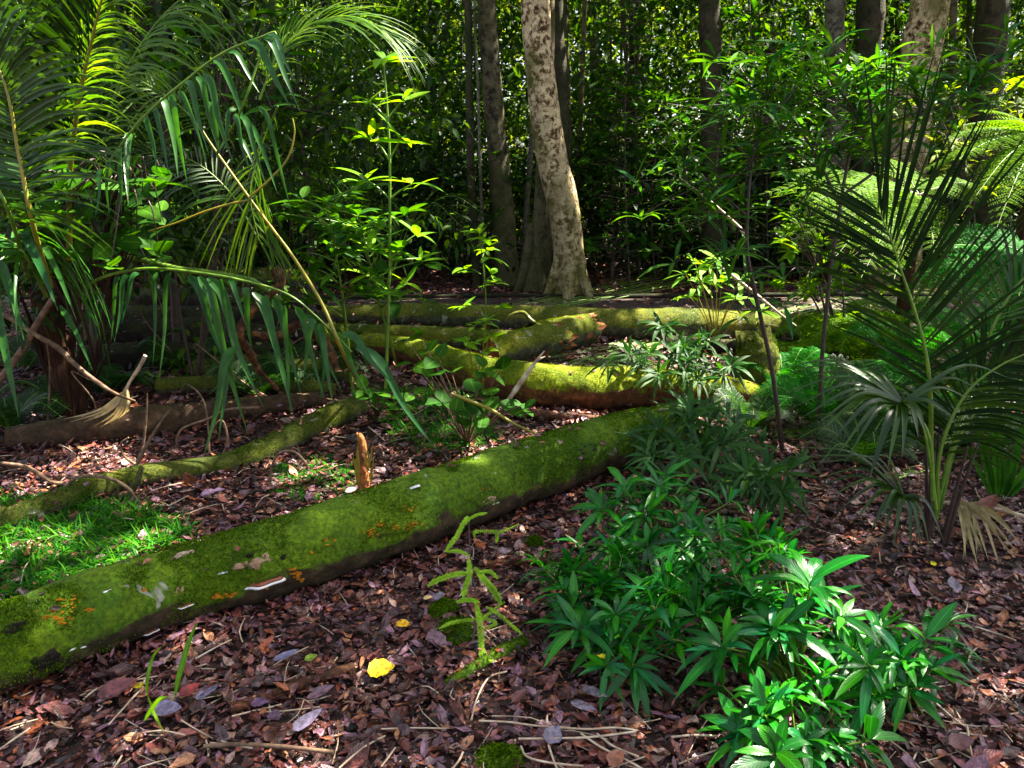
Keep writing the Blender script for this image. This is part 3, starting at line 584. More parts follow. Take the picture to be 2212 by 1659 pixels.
fleaf(2075, 1605, 42, .75, 0, (.28, .1, .1), 'round dull red leaf at the bottom right')
fleaf(1330, 1640, 40, .8, 30, (.5, .16, .07), 'rusty crumpled leaf among the straw stalks')
fleaf(2135, 1090, 60, .45, 30, (.28, .07, .05), 'ribbed red brown leaf at the foot of the spiky blades', z=.08)
fleaf(742, 805, 34, .9, -60, (.28, .13, .06), 'dead brown leaf hanging beside the arched frond stem', z=.45)
fleaf(1020, 1060, 0.1, .5, 0, (.3, .1, .1), 'tiny leaf', z=.02) if False else None
# straw coloured stalks at the bottom
for k, (q, lab) in enumerate(((((1035, 1557), (1100, 1560), (1160, 1568), (1230, 1572)), 'pale straw stalk curving below the bright fern'),
        (((1120, 1596), (1200, 1595), (1280, 1592), (1375, 1580)), 'long straw stalk under the grey violet leaf'),
        (((1210, 1572), (1270, 1575), (1330, 1572), (1378, 1578)), 'straight straw stalk above the long one'),
        (((1255, 1585), (1300, 1615), (1350, 1640), (1400, 1668)), 'thick straw stalk running to the bottom edge'),
        (((1290, 1585), (1325, 1612), (1380, 1635)), 'short straw stalk beside the thick one'),
        (((1125, 1612), (1140, 1635), (1190, 1648), (1260, 1655)), 'bent straw stalk near the moss cushion'),
        (((1185, 1610), (1195, 1640), (1205, 1665)), 'short upright straw stalk by the moss cushion'),
        (((1018, 1555), (1030, 1510), (1055, 1465), (1095, 1450)), 'thin cream stalk bending up beside the fern foot'),
        (((1000, 1625), (990, 1645), (970, 1668)), 'pale straw strip left of the moss cushion'),
        (((440, 1612), (520, 1608), (620, 1614), (720, 1625)), 'grey root lying along the bottom left litter'),
        (((1550, 1590), (1500, 1588), (1450, 1592)), 'straw stalk reaching under the nearest shrub leaves'))):
    stick('dry_stalk', [G(x, y, .035) for x, y in q], .003 if k != 9 else .006, M['wood_pale'] if k != 9 else M['twig'], lab, 'stalk', 6, .1, 'dry stalks on the litter')
def cushion(px, py, w, h, label, mt='moss', name='moss_cushion'):
    b = G(px, py, 0); s_ = w / FPX * np.linalg.norm(b - V3(0, 0, CAMH)); mb = MB(); K = 24
    Vv = []; F = []
    for i in range(9):
        ph = i / 8 * math.pi * .5
        for k in range(K):
            a = 2 * math.pi * k / K; d = V3(math.cos(a) * math.cos(ph), math.sin(a) * math.cos(ph), math.sin(ph) * h)
            r = s_ * .5 * (1 + .25 * mn.noise(tuple(d * 2.2 + px)) + .08 * rng.normal() * .4); Vv.append(b + d * r)
    for i in range(8):
        for k in range(K): F.append([i * K + k, i * K + (k + 1) % K, (i + 1) * K + (k + 1) % K, (i + 1) * K + k])
    mb.add(Vv, F, 0); n = 2600; Vv = np.array(Vv); P = Vv[rng.integers(0, len(Vv), n)] + rng.normal(0, s_ * .02, (n, 3)); d = unit(P - b)
    leaves(mb, P, unit(d + rng.normal(0, .5, (n, 3))), rng.normal(0, 1, (n, 3)), .009, .004, .1, 2, .3, 'diamond', 1)
    tag(mb.build(name, [M['log_front'], M[mt]], None, b), label, 'moss')
cushion(1075, 1650, 90, .55, 'small round moss cushion at the bottom edge')
cushion(960, 1325, 60, .8, 'olive moss cushion left of the bright fern')
cushion(985, 1365, 90, .4, 'flat moss cushion under the bright fern', 'moss')
cushion(1155, 1180, 34, 1.2, 'small moss knob right of the bright fern tips')

# ------------------------------------------------------------------ grass and herbs
def grass(name, poly, n, hmin, hmax, w, label, m='grass', z=.01, lean=(0, 0), curly=.5):
    poly = np.array([G(x, y, 0)[:2] for x, y in poly]); lo, hi = poly.min(0), poly.max(0); P = []
    def inside(p):
        c = False; j = len(poly) - 1
        for i in range(len(poly)):
            if (poly[i][1] > p[1]) != (poly[j][1] > p[1]) and p[0] < (poly[j][0] - poly[i][0]) * (p[1] - poly[i][1]) / (poly[j][1] - poly[i][1]) + poly[i][0]: c = not c
            j = i
        return c
    while len(P) < n:
        p = rng.uniform(lo, hi)
        if inside(p) and mn.noise((p[0] * 6, p[1] * 6, 3)) > -.25: P.append(p)
    P = np.array(P); z_ = np.array([gh(a, b) for a, b in P]) + z; az = rng.uniform(0, 6.28, n)
    D = unit(np.stack([np.cos(az) * .7 + lean[0], np.sin(az) * .7 + lean[1], rng.uniform(.3, 1.2, n)], 1)); L = rng.uniform(hmin, hmax, n)
    mb = MB(); leaves(mb, np.stack([P[:, 0], P[:, 1], z_], 1), D, np.tile(V3(0, 0, 1), (n, 1)) + rng.normal(0, .2, (n, 3)), L, rng.uniform(.6, 1.3, n) * w, droop=rng.uniform(.2, 1.1, n), nseg=5, fold=.3, prof='lance', curl=rng.normal(0, curly * .3, n))
    return tag(mb.build(name, M[m]), label, 'grass', kind='stuff')
grass('grass', [(-80, 1090), (140, 1085), (300, 1110), (420, 1165), (300, 1215), (60, 1290), (-80, 1310)], 6500, .03, .15, .006, 'patch of curly green grass between the winding log and the big log')
grass('herbs', [(590, 1010), (700, 985), (770, 1010), (760, 1075), (640, 1085), (580, 1070)], 1400, .02, .07, .006, 'low green herbs behind the middle of the big log')
grass('herbs', [(820, 850), (1000, 850), (1090, 960), (960, 985), (840, 960)], 1600, .05, .16, .008, 'yellow lit grass and herbs under the round leaved plant', 'grass')
def blades(name, label, cat, base, tips, w, m, droop=.3, nseg=8, mid=None):
    """a tuft: blades from the base pixel/depth to tip points"""
    b = base; mb = MB()
    for tp in tips:
        d = tp - b; L = np.linalg.norm(d)
        D = d / L + V3(0, 0, droop * .8)
        leaves(mb, b + rng.normal(0, .006, 3), D, V3(0, 0, 1) + unit(np.cross(d, V3(0, 0, 1))) * rng.uniform(-.4, .4), L * (1 + .1 * droop) / (1 - .12 * droop ** 2), w, droop * 1.0, nseg, .3, 'lance')
    loc = b.copy(); loc[2] = 0
    return tag(mb.build(name, M[m], None, loc), label, cat)
def ribbon(mb, pts, w, n=14, prof='blade', m=0, face=None, fold=.25):
    Q = catmull(pts, n); T = unit(np.gradient(Q, axis=0)); u = np.linspace(0, 1, n); wd = np.maximum(PROF[prof](u), .04) * w * .5
    face = unit(V3(0, 0, CAMH) - Q.mean(0)) if face is None else unit(face)
    sd_ = unit(np.cross(T, face)); nr = unit(np.cross(sd_, T))
    Vv = np.stack([Q - sd_ * wd[:, None] + nr * (fold * wd)[:, None], Q, Q + sd_ * wd[:, None] + nr * (fold * wd)[:, None]], 1)
    uv = np.zeros((n, 3, 2)); uv[:, :, 0] = u[:, None]; uv[:, :, 1] = [0, .5, 1]
    i = np.arange(n - 1) * 3; F = np.vstack([np.stack([i + k, i + k + 1, i + k + 4, i + k + 3], 1) for k in (0, 1)])
    mb.add(Vv.reshape(-1, 3), F, m, uv.reshape(-1, 2))
b = G(345, 1535, .02); mb = MB()
for q, w_ in ((((318, 1505), (318, 1470), (330, 1420), (350, 1395)), .010), (((378, 1510), (384, 1470), (398, 1420), (412, 1375), (430, 1340)), .016), (((318, 1500), (335, 1545), (355, 1585)), .008), (((310, 1560), (325, 1535), (345, 1510), (368, 1505)), .012)):
    ribbon(mb, [G(x, y, .05 + .05 * i) for i, (x, y) in enumerate(q)], w_, prof='lance')
tag(mb.build('grass_tuft', M['leaf_lime'], None, b), 'few broad green grass blades leaning from under the big log', 'grass')

# ------------------------------------------------------------------ plants
MISC = []
def whorl(mb, c, axis, n, L, w, spread=.9, droop=.5, prof='lance', nseg=6, fold=.22, jit=.25, m=0):
    axis = unit(axis); A = unit(np.cross(axis, V3(.3, .9, .1))); B = np.cross(axis, A); a0 = rng.uniform(0, 6.28)
    a = a0 + np.arange(n) * 2.399 + rng.normal(0, .15, n); sp = spread * rng.uniform(.6, 1.25, n)
    D = np.cos(sp)[:, None] * axis + np.sin(sp)[:, None] * (np.cos(a)[:, None] * A + np.sin(a)[:, None] * B)
    P = c + axis * rng.uniform(-.03, .01, n)[:, None] + D * .004
    up = axis + np.array([0, 0, .4]) + rng.normal(0, jit, (n, 3))
    Ls = L * rng.uniform(.55, 1.12, n)
    leaves(mb, P, D, up, Ls, w * Ls / L * rng.uniform(.8, 1.2, n), droop=droop * rng.uniform(.3, 1.4, n), nseg=nseg, fold=fold, prof=prof, m=m, curl=rng.normal(0, .04, n))
def shrub(name, label, base, tops, m, L, w, n=(8, 13), stem='stalk_green', sr=.004, spread=1.1, droop=.5, cat='shrub', group=None, prof='lance', below=0, bend=.35):
    th = thing(name, base, label, cat, group); ms = MB(); ml = MB()
    for tp in tops:
        Lk = L * (tp[3] if len(tp) > 3 else 1); c = np.array(tp[:3]); mid = base * .5 + c * .5 + V3(rng.normal(0, .03), rng.normal(0, .03), .0); mid[:2] = base[:2] * (1 - bend) + c[:2] * bend
        root = base + V3(rng.normal(0, .03), rng.normal(0, .03), -.01)
        tube(ms, [root, mid, c], [sr * 1.3, sr, sr * .7], 6, n=14, cap=False)
        ax = unit((c - mid)) + V3(0, 0, .5)
        whorl(ml, c, ax, int(rng.integers(*n)), Lk, w * Lk / L, spread, droop, prof)
        for q in range(below):
            f = .86 - .15 * q; p = mid * (1 - f) + c * f; whorl(ml, p, ax, 3, Lk * .85, w * .85, 1.3, droop, prof)
    ms.build('stem', M[stem], th, base); ml.build('foliage', M[m], th, base); return th
# glossy foreground shrub: several plants, each with its own root and leaf whorls
def fill(cx, cy, rx, ry, n, Y0, Y1, s=.85):
    out = []
    for k in range(n):
        a = rng.uniform(0, 6.28); q = rng.random() ** .5; f = q * math.sin(a)
        out.append((cx + rx * q * math.cos(a), cy + ry * f, Y0 + (Y1 - Y0) * (f + 1) / 2 + rng.normal(0, .04), s * rng.uniform(.8, 1.15)))
    return out
def whs(lst): return [tuple(at(x, y, Y)) + (s,) for x, y, Y, s in lst]
shrub('glossy_shrub', 'glossy green shrub before the right end of the big log', G(1420, 1210), whs([(1345, 1050, 2.75, 1), (1440, 1030, 2.9, .95), (1300, 1100, 2.7, .9), (1390, 1110, 2.7, .9), (1480, 1100, 2.8, .9), (1575, 1085, 2.85, 1), (1500, 1160, 2.6, .9), (1400, 1180, 2.55, .8)] + fill(1430, 1120, 170, 80, 18, 2.9, 2.6)), 'leaf_shrub', .17, .029, below=1)
shrub('glossy_shrub', 'spreading glossy shrub right of the bright fern, low over the litter', G(1300, 1400), whs([(1205, 1245, 2.4, .95), (1260, 1180, 2.5, .8), (1300, 1260, 2.3, .95), (1250, 1360, 2.1, 1.0), (1330, 1330, 2.1, .9), (1370, 1440, 2.0, .9), (1240, 1310, 2.2, .9), (1380, 1250, 2.35, .9), (1310, 1440, 2.0, .7), (1160, 1210, 2.45, .6)] + fill(1280, 1290, 120, 120, 28, 2.5, 2.1)), 'leaf_shrub', .155, .027, below=1)
shrub('glossy_shrub', 'large glossy shrub in the middle of the clump with its broadest leaf whorl', G(1720, 1480), whs([(1750, 1262, 2.0, 1.25), (1505, 1330, 2.05, 1.05), (1600, 1240, 2.25, .9), (1692, 1360, 1.95, 1.0), (1580, 1300, 2.1, .9), (1640, 1180, 2.4, .9), (1430, 1290, 2.2, .9), (1450, 1380, 2.0, .8), (1820, 1330, 2.0, .8), (1540, 1400, 1.95, .8)] + fill(1590, 1270, 200, 130, 40, 2.35, 1.95)), 'leaf_shrub', .16, .030, below=1)
shrub('glossy_shrub', 'glossy shrub at the right of the clump reaching over bare litter', G(1960, 1520), whs([(1872, 1434, 1.85, 1.15), (2000, 1385, 1.95, 1.05), (1930, 1400, 1.95, .8), (1960, 1480, 1.85, .9), (1880, 1500, 1.8, .9), (1900, 1350, 2.05, .9), (2050, 1340, 2.0, .7), (2060, 1400, 1.95, .7)] + fill(1900, 1430, 110, 70, 12, 2.0, 1.85)), 'leaf_shrub', .145, .028, below=1)
shrub('glossy_shrub', 'nearest glossy shrub with yellow lit leaves at the bottom edge', G(1720, 1660), whs([(1645, 1504, 1.75, .9), (1708, 1508, 1.75, 1.1), (1675, 1628, 1.6, 1.25), (1878, 1600, 1.65, 1.05), (1600, 1580, 1.7, .8), (1560, 1480, 1.9, .9), (1620, 1440, 1.9, .9), (1780, 1450, 1.85, 1), (1800, 1540, 1.75, .9), (1740, 1600, 1.65, .9)] + fill(1690, 1560, 140, 80, 10, 1.8, 1.65)), 'leaf_shrub', .13, .029, below=0)
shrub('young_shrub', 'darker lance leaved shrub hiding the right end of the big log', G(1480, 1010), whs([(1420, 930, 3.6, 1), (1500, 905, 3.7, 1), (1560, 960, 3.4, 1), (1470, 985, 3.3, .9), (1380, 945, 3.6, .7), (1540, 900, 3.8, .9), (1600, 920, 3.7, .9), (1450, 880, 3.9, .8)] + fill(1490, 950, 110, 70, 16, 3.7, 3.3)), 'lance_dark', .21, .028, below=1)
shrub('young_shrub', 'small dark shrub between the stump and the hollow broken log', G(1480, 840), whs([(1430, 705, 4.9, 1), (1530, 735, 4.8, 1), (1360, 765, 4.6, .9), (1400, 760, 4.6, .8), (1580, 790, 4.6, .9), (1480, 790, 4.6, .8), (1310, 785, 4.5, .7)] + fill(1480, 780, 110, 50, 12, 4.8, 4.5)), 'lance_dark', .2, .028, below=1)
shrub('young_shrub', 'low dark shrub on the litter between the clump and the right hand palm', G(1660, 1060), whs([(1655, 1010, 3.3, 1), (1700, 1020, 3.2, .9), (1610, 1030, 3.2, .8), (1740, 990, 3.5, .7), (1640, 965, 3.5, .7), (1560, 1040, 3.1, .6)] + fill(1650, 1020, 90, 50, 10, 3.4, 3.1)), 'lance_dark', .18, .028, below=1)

def sapling(name, label, stem_pts, rad, tiers, m, stem_m='stalk_green', cat='sapling', group=None, branches=()):
    """stem through points, tiers of leaves (point, n, L, w, spread, droop)"""
    base = stem_pts[0]; th = thing(name, base, label, cat, group); ms = MB(); tube(ms, stem_pts, np.linspace(rad, rad * .45, len(stem_pts)), 8, n=len(stem_pts) * 7, bump=.05, bf=20)
    for br in branches: tube(ms, br, np.linspace(rad * .6, rad * .3, len(br)), 6, n=len(br) * 6)
    ms.build('stem', M[stem_m], th, base); ml = MB()
    for (c, n, L, w, sp, dr, pr) in tiers:
        whorl(ml, np.asarray(c), V3(rng.normal(0, .15), rng.normal(0, .15), 1), n, L, w, sp, dr, pr, nseg=7)
    ml.build('foliage', M[m], th, base); return th
# centre sapling with tiers of large leaves
Y = 4.3
def A_(x, y, Y_=None): return at(x, y, Y if Y_ is None else Y_)
st = [G(832, 868)] + [A_(x, y) for x, y in ((838, 700), (842, 560), (842, 430), (842, 345), (838, 260), (833, 190), (828, 130))]
Y = st[0][1]; st = [st[0]] + [A_(x, y) for x, y in ((838, 700), (842, 560), (842, 430), (842, 345), (838, 260), (833, 190), (828, 130))]
tiers = [(A_(828, 128), 8, .23, .06, 1.35, .35, 'ovate')]
brs = []
for (jx, jy, ends) in ((836, 258, ((790, 214), (880, 212))), (840, 345, ((806, 300), (872, 300))), (842, 430, ((785, 385), (890, 398))), (842, 560, ((780, 480), (800, 535), (900, 505), (905, 560))), (840, 640, ((790, 600), (880, 610)))):
    for ex, ey in ends:
        e = A_(ex, ey) + V3(0, rng.uniform(-.12, .12), 0); brs.append([A_(jx, jy), A_(jx * .5 + ex * .5, jy * .4 + ey * .6), e]); out = unit(e - A_(jx, jy)); tiers.append((e, 5, .25, .062, 1.3, .3, 'ovate'))
sapling('tiered_sapling', 'tall slim sapling with stacked tiers of bright leaves left of the pale tree', st, .012, tiers, 'leaf_lime', 'stalk_green', branches=brs)
def rand_sapling(name, label, base, top, nt, L, w, m, rad=.008, stem='stalk_dark', width=.25, pr='ovate', low=.35, cat='sapling', group=None, nl=(4, 7)):
    mid = (base + top) / 2 + V3(rng.normal(0, .04), 0, 0); brs = []; tiers = [(top, 6, L, w, 1.2, .4, pr)]
    for k in range(nt):
        f = low + (1 - low) * rng.random(); p = base * (1 - f) + top * f; a = rng.uniform(0, 6.28); rr = width * rng.uniform(.4, 1) * (1.15 - .5 * f)
        e = p + V3(math.cos(a) * rr, math.sin(a) * rr, rng.uniform(.02, .15)); brs.append([p, (p + e) / 2 + V3(0, 0, .02), e]); tiers.append((e, int(rng.integers(*nl)), L * rng.uniform(.7, 1.1), w, 1.35, .35, pr))
    return sapling(name, label, [base, mid, top], rad, tiers, m, stem, cat, group, brs)
rand_sapling('leafy_sapling', 'lower leafy sapling left of the tiered one with a forked tip', G(765, 880), at(705, 430, 4.6), 26, .19, .07, 'leaf_broad', .01, 'stalk_green', .42, low=.45)
rand_sapling('leafy_sapling', 'broad leaved sapling directly under the tiered sapling', G(860, 800), at(775, 465, 5.2), 22, .22, .08, 'leaf_broad', .01, 'stalk_green', .5, low=.45)
rand_sapling('leafy_sapling', 'small upright sapling standing before the pale tree', G(1045, 770), at(1035, 500, 6.2), 9, .17, .06, 'leaf_lime', .008, 'stalk_green', .22, low=.3)
rand_sapling('leafy_sapling', 'tiny sapling with light leaves on the sunlit log', G(1012, 850), at(1010, 735, 4.8), 3, .12, .045, 'leaf_lime', .005, 'stalk_yellow', .08, low=.6)
rand_sapling('leafy_sapling', 'thin yellow stemmed seedling beside the tiny one on the log', G(1046, 870), at(1050, 690, 4.7), 3, .10, .04, 'leaf_lime', .006, 'stalk_yellow', .08, low=.6)
# round leaved plant in the middle
def round_plant(name, label, base, spots, L, w, m, stem='twig', prof='ovate', nl=(2, 4), dr=.25, cat='plant'):
    th = thing(name, base, label, cat); ms = MB(); ml = MB()
    big = len(spots) > 30
    if big:
        cen = np.mean([np.asarray(q) for q in spots], axis=0); tk = [cen + rng.normal(0, .22, 3) for _ in range(5)]
        for q in tk: tube(ms, [base, base * .6 + q * .4 + V3(rng.normal(0, .04), 0, 0), q - V3(0, 0, .1)], [.012, .010, .006], 6, n=14, bump=.1, cap=False)
    for p in spots:
        p = np.asarray(p)
        if big: q = min(tk, key=lambda q_: np.linalg.norm(q_ - p)); tube(ms, [base * .35 + q * .65, (q + p) / 2 - V3(0, 0, .03), p], [.005, .004, .002], 5, n=10, cap=False); whorl(ml, p, V3(rng.normal(0, .3), rng.normal(0, .3) - .2, 1), int(rng.integers(*nl)), L, w, 1.25, dr, prof, nseg=7, fold=.12); continue
        mid = base * .45 + p * .55 + V3(0, 0, .04); tube(ms, [base, mid, p], [.005, .004, .002], 5, n=10, cap=False)
        whorl(ml, p, V3(rng.normal(0, .3), rng.normal(0, .3) - .2, 1), int(rng.integers(*nl)), L, w, 1.25, dr, prof, nseg=7, fold=.12)
    ms.build('stem', M[stem], th, base); ml.build('foliage', M[m], th, base)
round_plant('round_leaved_plant', 'plant with rounded leaves in front of the sunlit orange log', G(1010, 960), [at(x + rng.normal(0, 8), y + rng.normal(0, 8), yy + rng.normal(0, .1)) for x, y, yy in
    ((890, 790, 4.1), (930, 810, 4), (960, 780, 4.2), (985, 800, 4.0), (1010, 840, 3.9), (1050, 800, 4.1), (1060, 850, 3.9), (950, 850, 3.8), (990, 880, 3.8), (1010, 910, 3.7), (1090, 895, 3.8), (1120, 880, 3.8), (1140, 885, 3.8), (900, 850, 3.9), (1040, 890, 3.8), (930, 760, 4.3), (1100, 800, 4.1), (870, 740, 4.4), (900, 720, 4.5), (960, 900, 3.7))], .13, .09, 'leaf_broad')
round_plant('round_leaved_plant', 'little rounded plant at the foot of the arched frond stem', G(815, 900), [at(x, y, yy) for x, y, yy in ((785, 840, 4.1), (800, 850, 4.05), (825, 848, 4.1), (845, 860, 4.0), (770, 850, 4.1), (810, 870, 4.0))], .10, .06, 'leaf_broad')
# broad leaved shrub on the left
round_plant('broad_leaved_shrub', 'dark broad leaved shrub at the left behind the yellow palm stalk', G(190, 860), [at(rng.uniform(-30, 360), 360 + 210 * rng.random() ** .8, rng.uniform(3.3, 4.4)) for k in range(120)], .14, .085, 'leaf_broad', 'stalk_dark', nl=(2, 5), dr=.4, cat='shrub')
round_plant('broad_leaved_shrub', 'sparse branch of broad leaves high between the two left fronds', at(400, 640, 5.4) * V3(1, 1, 0), [at(rng.uniform(300, 640), rng.uniform(20, 260), rng.uniform(5, 6)) for k in range(34)], .2, .11, 'leaf_broad', 'stalk_dark', nl=(2, 4), dr=.4, cat='shrub')
# lance leaved saplings on the right
def lance_sapling(label, stem, rad, branches, tops, L=.24, w=.036, m='leaf_lance', n=(8, 12)):
    th = thing('lance_leaved_sapling', stem[0], label, 'sapling'); ms = MB(); ml = MB()
    tube(ms, stem, np.linspace(rad, rad * .5, len(stem)), 8, n=len(stem) * 7)
    for b_ in branches: tube(ms, b_, np.linspace(rad * .6, rad * .3, len(b_)), 6, n=len(b_) * 7)
    for c in tops:
        c = np.asarray(c); whorl(ml, c, V3(rng.normal(0, .2), rng.normal(0, .2), 1), int(rng.integers(*n)), L, w, 1.15, .45, 'lance', nseg=7)
        for q in range(4):
            c2 = c + V3(rng.normal(0, .17), rng.normal(0, .15), rng.normal(-.04, .10)); tube(ms, [c - V3(0, 0, .1), (c + c2) / 2 - V3(0, 0, .04), c2], [.003, .003, .002], 5, n=8, cap=False)
            whorl(ml, c2, V3(rng.normal(0, .3), rng.normal(0, .3), 1), 6, L * .85, w * .9, 1.2, .5, 'lance', nseg=7)
    ms.build('stem', M['stalk_dark'], th, stem[0]); ml.build('foliage', M[m], th, stem[0])
b1 = G(1690, 975); Y1 = b1[1]
def a1(x, y): return at(x, y, Y1)
lance_sapling('tall lance leaved sapling whose dark stem rises left of the right hand palm', [b1, a1(1675, 850), a1(1662, 770), a1(1632, 636), a1(1615, 553), a1(1614, 467), a1(1622, 367), a1(1642, 267), a1(1650, 200)], .014,
    [[a1(1614, 467), a1(1560, 420), a1(1500, 365)], [a1(1616, 500), a1(1560, 480), a1(1510, 450)], [a1(1625, 350), a1(1580, 300), a1(1560, 250)], [a1(1642, 267), a1(1700, 215), a1(1720, 180)]],
    [a1(1650, 190), a1(1640, 230), a1(1500, 365), a1(1480, 350), a1(1560, 250), a1(1600, 215), a1(1720, 180), a1(1690, 235), a1(1620, 330), a1(1510, 450), a1(1560, 470), a1(1600, 430), a1(1640, 300), a1(1580, 540), a1(1660, 165), a1(1620, 600)], .26, .030)
b2 = G(1768, 950); Y1 = b2[1]
lance_sapling('wide lance leaved sapling with dark stem just behind the right hand palm fronds', [b2, a1(1772, 850), a1(1776, 770), a1(1785, 670), a1(1795, 580), a1(1812, 467), a1(1822, 400), a1(1835, 333), a1(1852, 217)], .015,
    [[a1(1812, 440), a1(1760, 330), a1(1700, 240)], [a1(1822, 420), a1(1900, 360), a1(1985, 250), a1(1990, 170)], [a1(1985, 250), a1(2050, 215), a1(2110, 150)], [a1(1852, 250), a1(1810, 190), a1(1780, 150)]],
    [a1(1852, 200), a1(1850, 165), a1(1700, 235), a1(1990, 165), a1(1985, 200), a1(2110, 145), a1(2090, 175), a1(1780, 150), a1(1810, 180), a1(1900, 140), a1(1940, 160), a1(1750, 290), a1(1780, 330), a1(1860, 270), a1(1920, 300), a1(1835, 330), a1(2040, 200), a1(2180, 110), a1(1730, 400)], .27, .031)
round_plant('yellow_lit_seedling', 'sunlit yellow green seedling by the white branch', G(1545, 740), [at(x, y, 5.1) for x, y in ((1500, 565), (1530, 580), (1515, 610), (1480, 590), (1550, 560), (1560, 610), (1600, 600), (1590, 640), (1640, 670), (1490, 640))], .16, .035, 'leaf_lime', 'stalk_yellow', 'lance', (6, 9), .5)

shrub('young_shrub', 'loose dark growth round the feet of the two dark sapling stems', G(1740, 960), fill(1740, 890, 90, 70, 16, 4.6, 3.9), 'lance_dark', .2, .028, below=1)
shrub('young_shrub', 'loose leafy growth along the lower stem of the tall lance leaved sapling', G(1670, 940), fill(1660, 720, 70, 110, 14, 4.7, 4.1), 'leaf_lance', .2, .028, below=0)
shrub('young_shrub', 'leafy undergrowth filling the gap between the round leaved plant and the tiered sapling', G(870, 870), fill(850, 760, 110, 70, 20, 4.9, 4.2), 'leaf_broad', .13, .05, below=0, n=(4, 7), spread=1.25)
shrub('young_shrub', 'low leafy undergrowth in front of the small upright sapling', G(1000, 800), fill(980, 690, 100, 50, 12, 5.6, 5.0), 'leaf_broad', .12, .05, below=0, n=(4, 6), spread=1.25)
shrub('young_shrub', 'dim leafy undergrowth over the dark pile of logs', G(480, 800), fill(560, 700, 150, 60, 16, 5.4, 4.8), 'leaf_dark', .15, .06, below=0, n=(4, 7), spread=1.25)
for k, (bx, by, mm, sc_) in enumerate(((1700, 800, 'fern', .45), (1800, 860, 'fern_green', .45), (1880, 900, 'fern_dim', .5), (1760, 920, 'fern_green', .4), (1930, 960, 'fern_dim', .45), (1820, 770, 'fern', .5), (2020, 900, 'fern_green', .5), (1860, 1000, 'fern_dim', .35), (2140, 980, 'fern_dim', .5), (1620, 930, 'fern_dim', .35))):
    MISC.append((bx, by, mm, sc_))
shrub('young_shrub', 'low bright green growth between the stump and the right hand palm', G(1800, 880), fill(1820, 820, 110, 60, 22, 5.2, 4.2), 'leaf_broad', .13, .04, below=0, n=(4, 7), spread=1.25)
shrub('young_shrub', 'small leaved green growth right of the lower whorls, on open litter', G(1880, 1040), fill(1880, 1000, 90, 40, 9, 3.5, 3.1), 'lance_dark', .12, .024, below=0)
# bright fern in front of the big log
def bright_fern():
    b = G(1020, 1400); th = thing('climbing_fern', b, 'small bright lime fern with crinkled strap fronds before the big log', 'fern')
    for k, (q, w_) in enumerate(((((962, 1192), (985, 1160), (1005, 1125), (1015, 1118)), 15), (((1012, 1122), (1030, 1112), (1052, 1108)), 8), (((1024, 1160), (1028, 1148), (1060, 1148), (1085, 1148), (1120, 1132)), 10), (((1070, 1145), (1074, 1160), (1072, 1172)), 8),
        (((924, 1266), (950, 1250), (985, 1240), (1012, 1238)), 15), (((1012, 1205), (1014, 1240), (1005, 1270), (1000, 1290)), 16), (((1015, 1200), (990, 1190), (965, 1192)), 9), (((1025, 1225), (1045, 1250), (1070, 1280), (1082, 1305)), 18), (((1035, 1235), (1060, 1235), (1075, 1250)), 10),
        (((1028, 1300), (1036, 1340), (1040, 1390), (1042, 1432)), 17), (((1050, 1310), (1075, 1325), (1105, 1350), (1128, 1370)), 10), (((948, 1358), (975, 1345), (1005, 1340), (1040, 1335)), 10), (((1042, 1425), (1060, 1428), (1080, 1430)), 7), (((985, 1300), (1010, 1295), (1035, 1300)), 12), (((1030, 1330), (1070, 1345), (1045, 1360)), 9), (((1090, 1300), (1050, 1330), (1040, 1340)), 9))):
        mb = MB(); n = len(q); pts = [at(x, y, 2.45 - (y - 1100) * .0009 + rng.normal(0, .02)) for x, y in q]; Q = catmull(pts, 34); T = unit(np.gradient(Q, axis=0))
        fc = unit(V3(0, 0, CAMH) - Q.mean(0)); sd_ = unit(np.cross(T, fc)); W = w_ / FPX * 2.1
        pr = np.clip(np.sin(np.pi * np.linspace(.06, .97, 34)) * 1.6, 0, 1)
        tube(mb, pts, .0015, 5, n=12, cap=False)
        for sg in (-1, 1):
            leaves(mb, Q, T * .45 + sg * sd_, fc + rng.normal(0, .25, (34, 3)), (W * .62 * pr + .001) * rng.uniform(.7, 1.1, 34), W * .3, .1, 3, .2, 'ovate')
        mb.build('frond', M['fern_lime'], th, b)
    mb = MB(); tube(mb, [b, at(1030, 1300, 2.35), at(1018, 1230, 2.42), at(1012, 1120, 2.5)], [.005, .004, .003, .002], 6); mb.build('stem', M['stalk_dark'], th, b)
bright_fern()

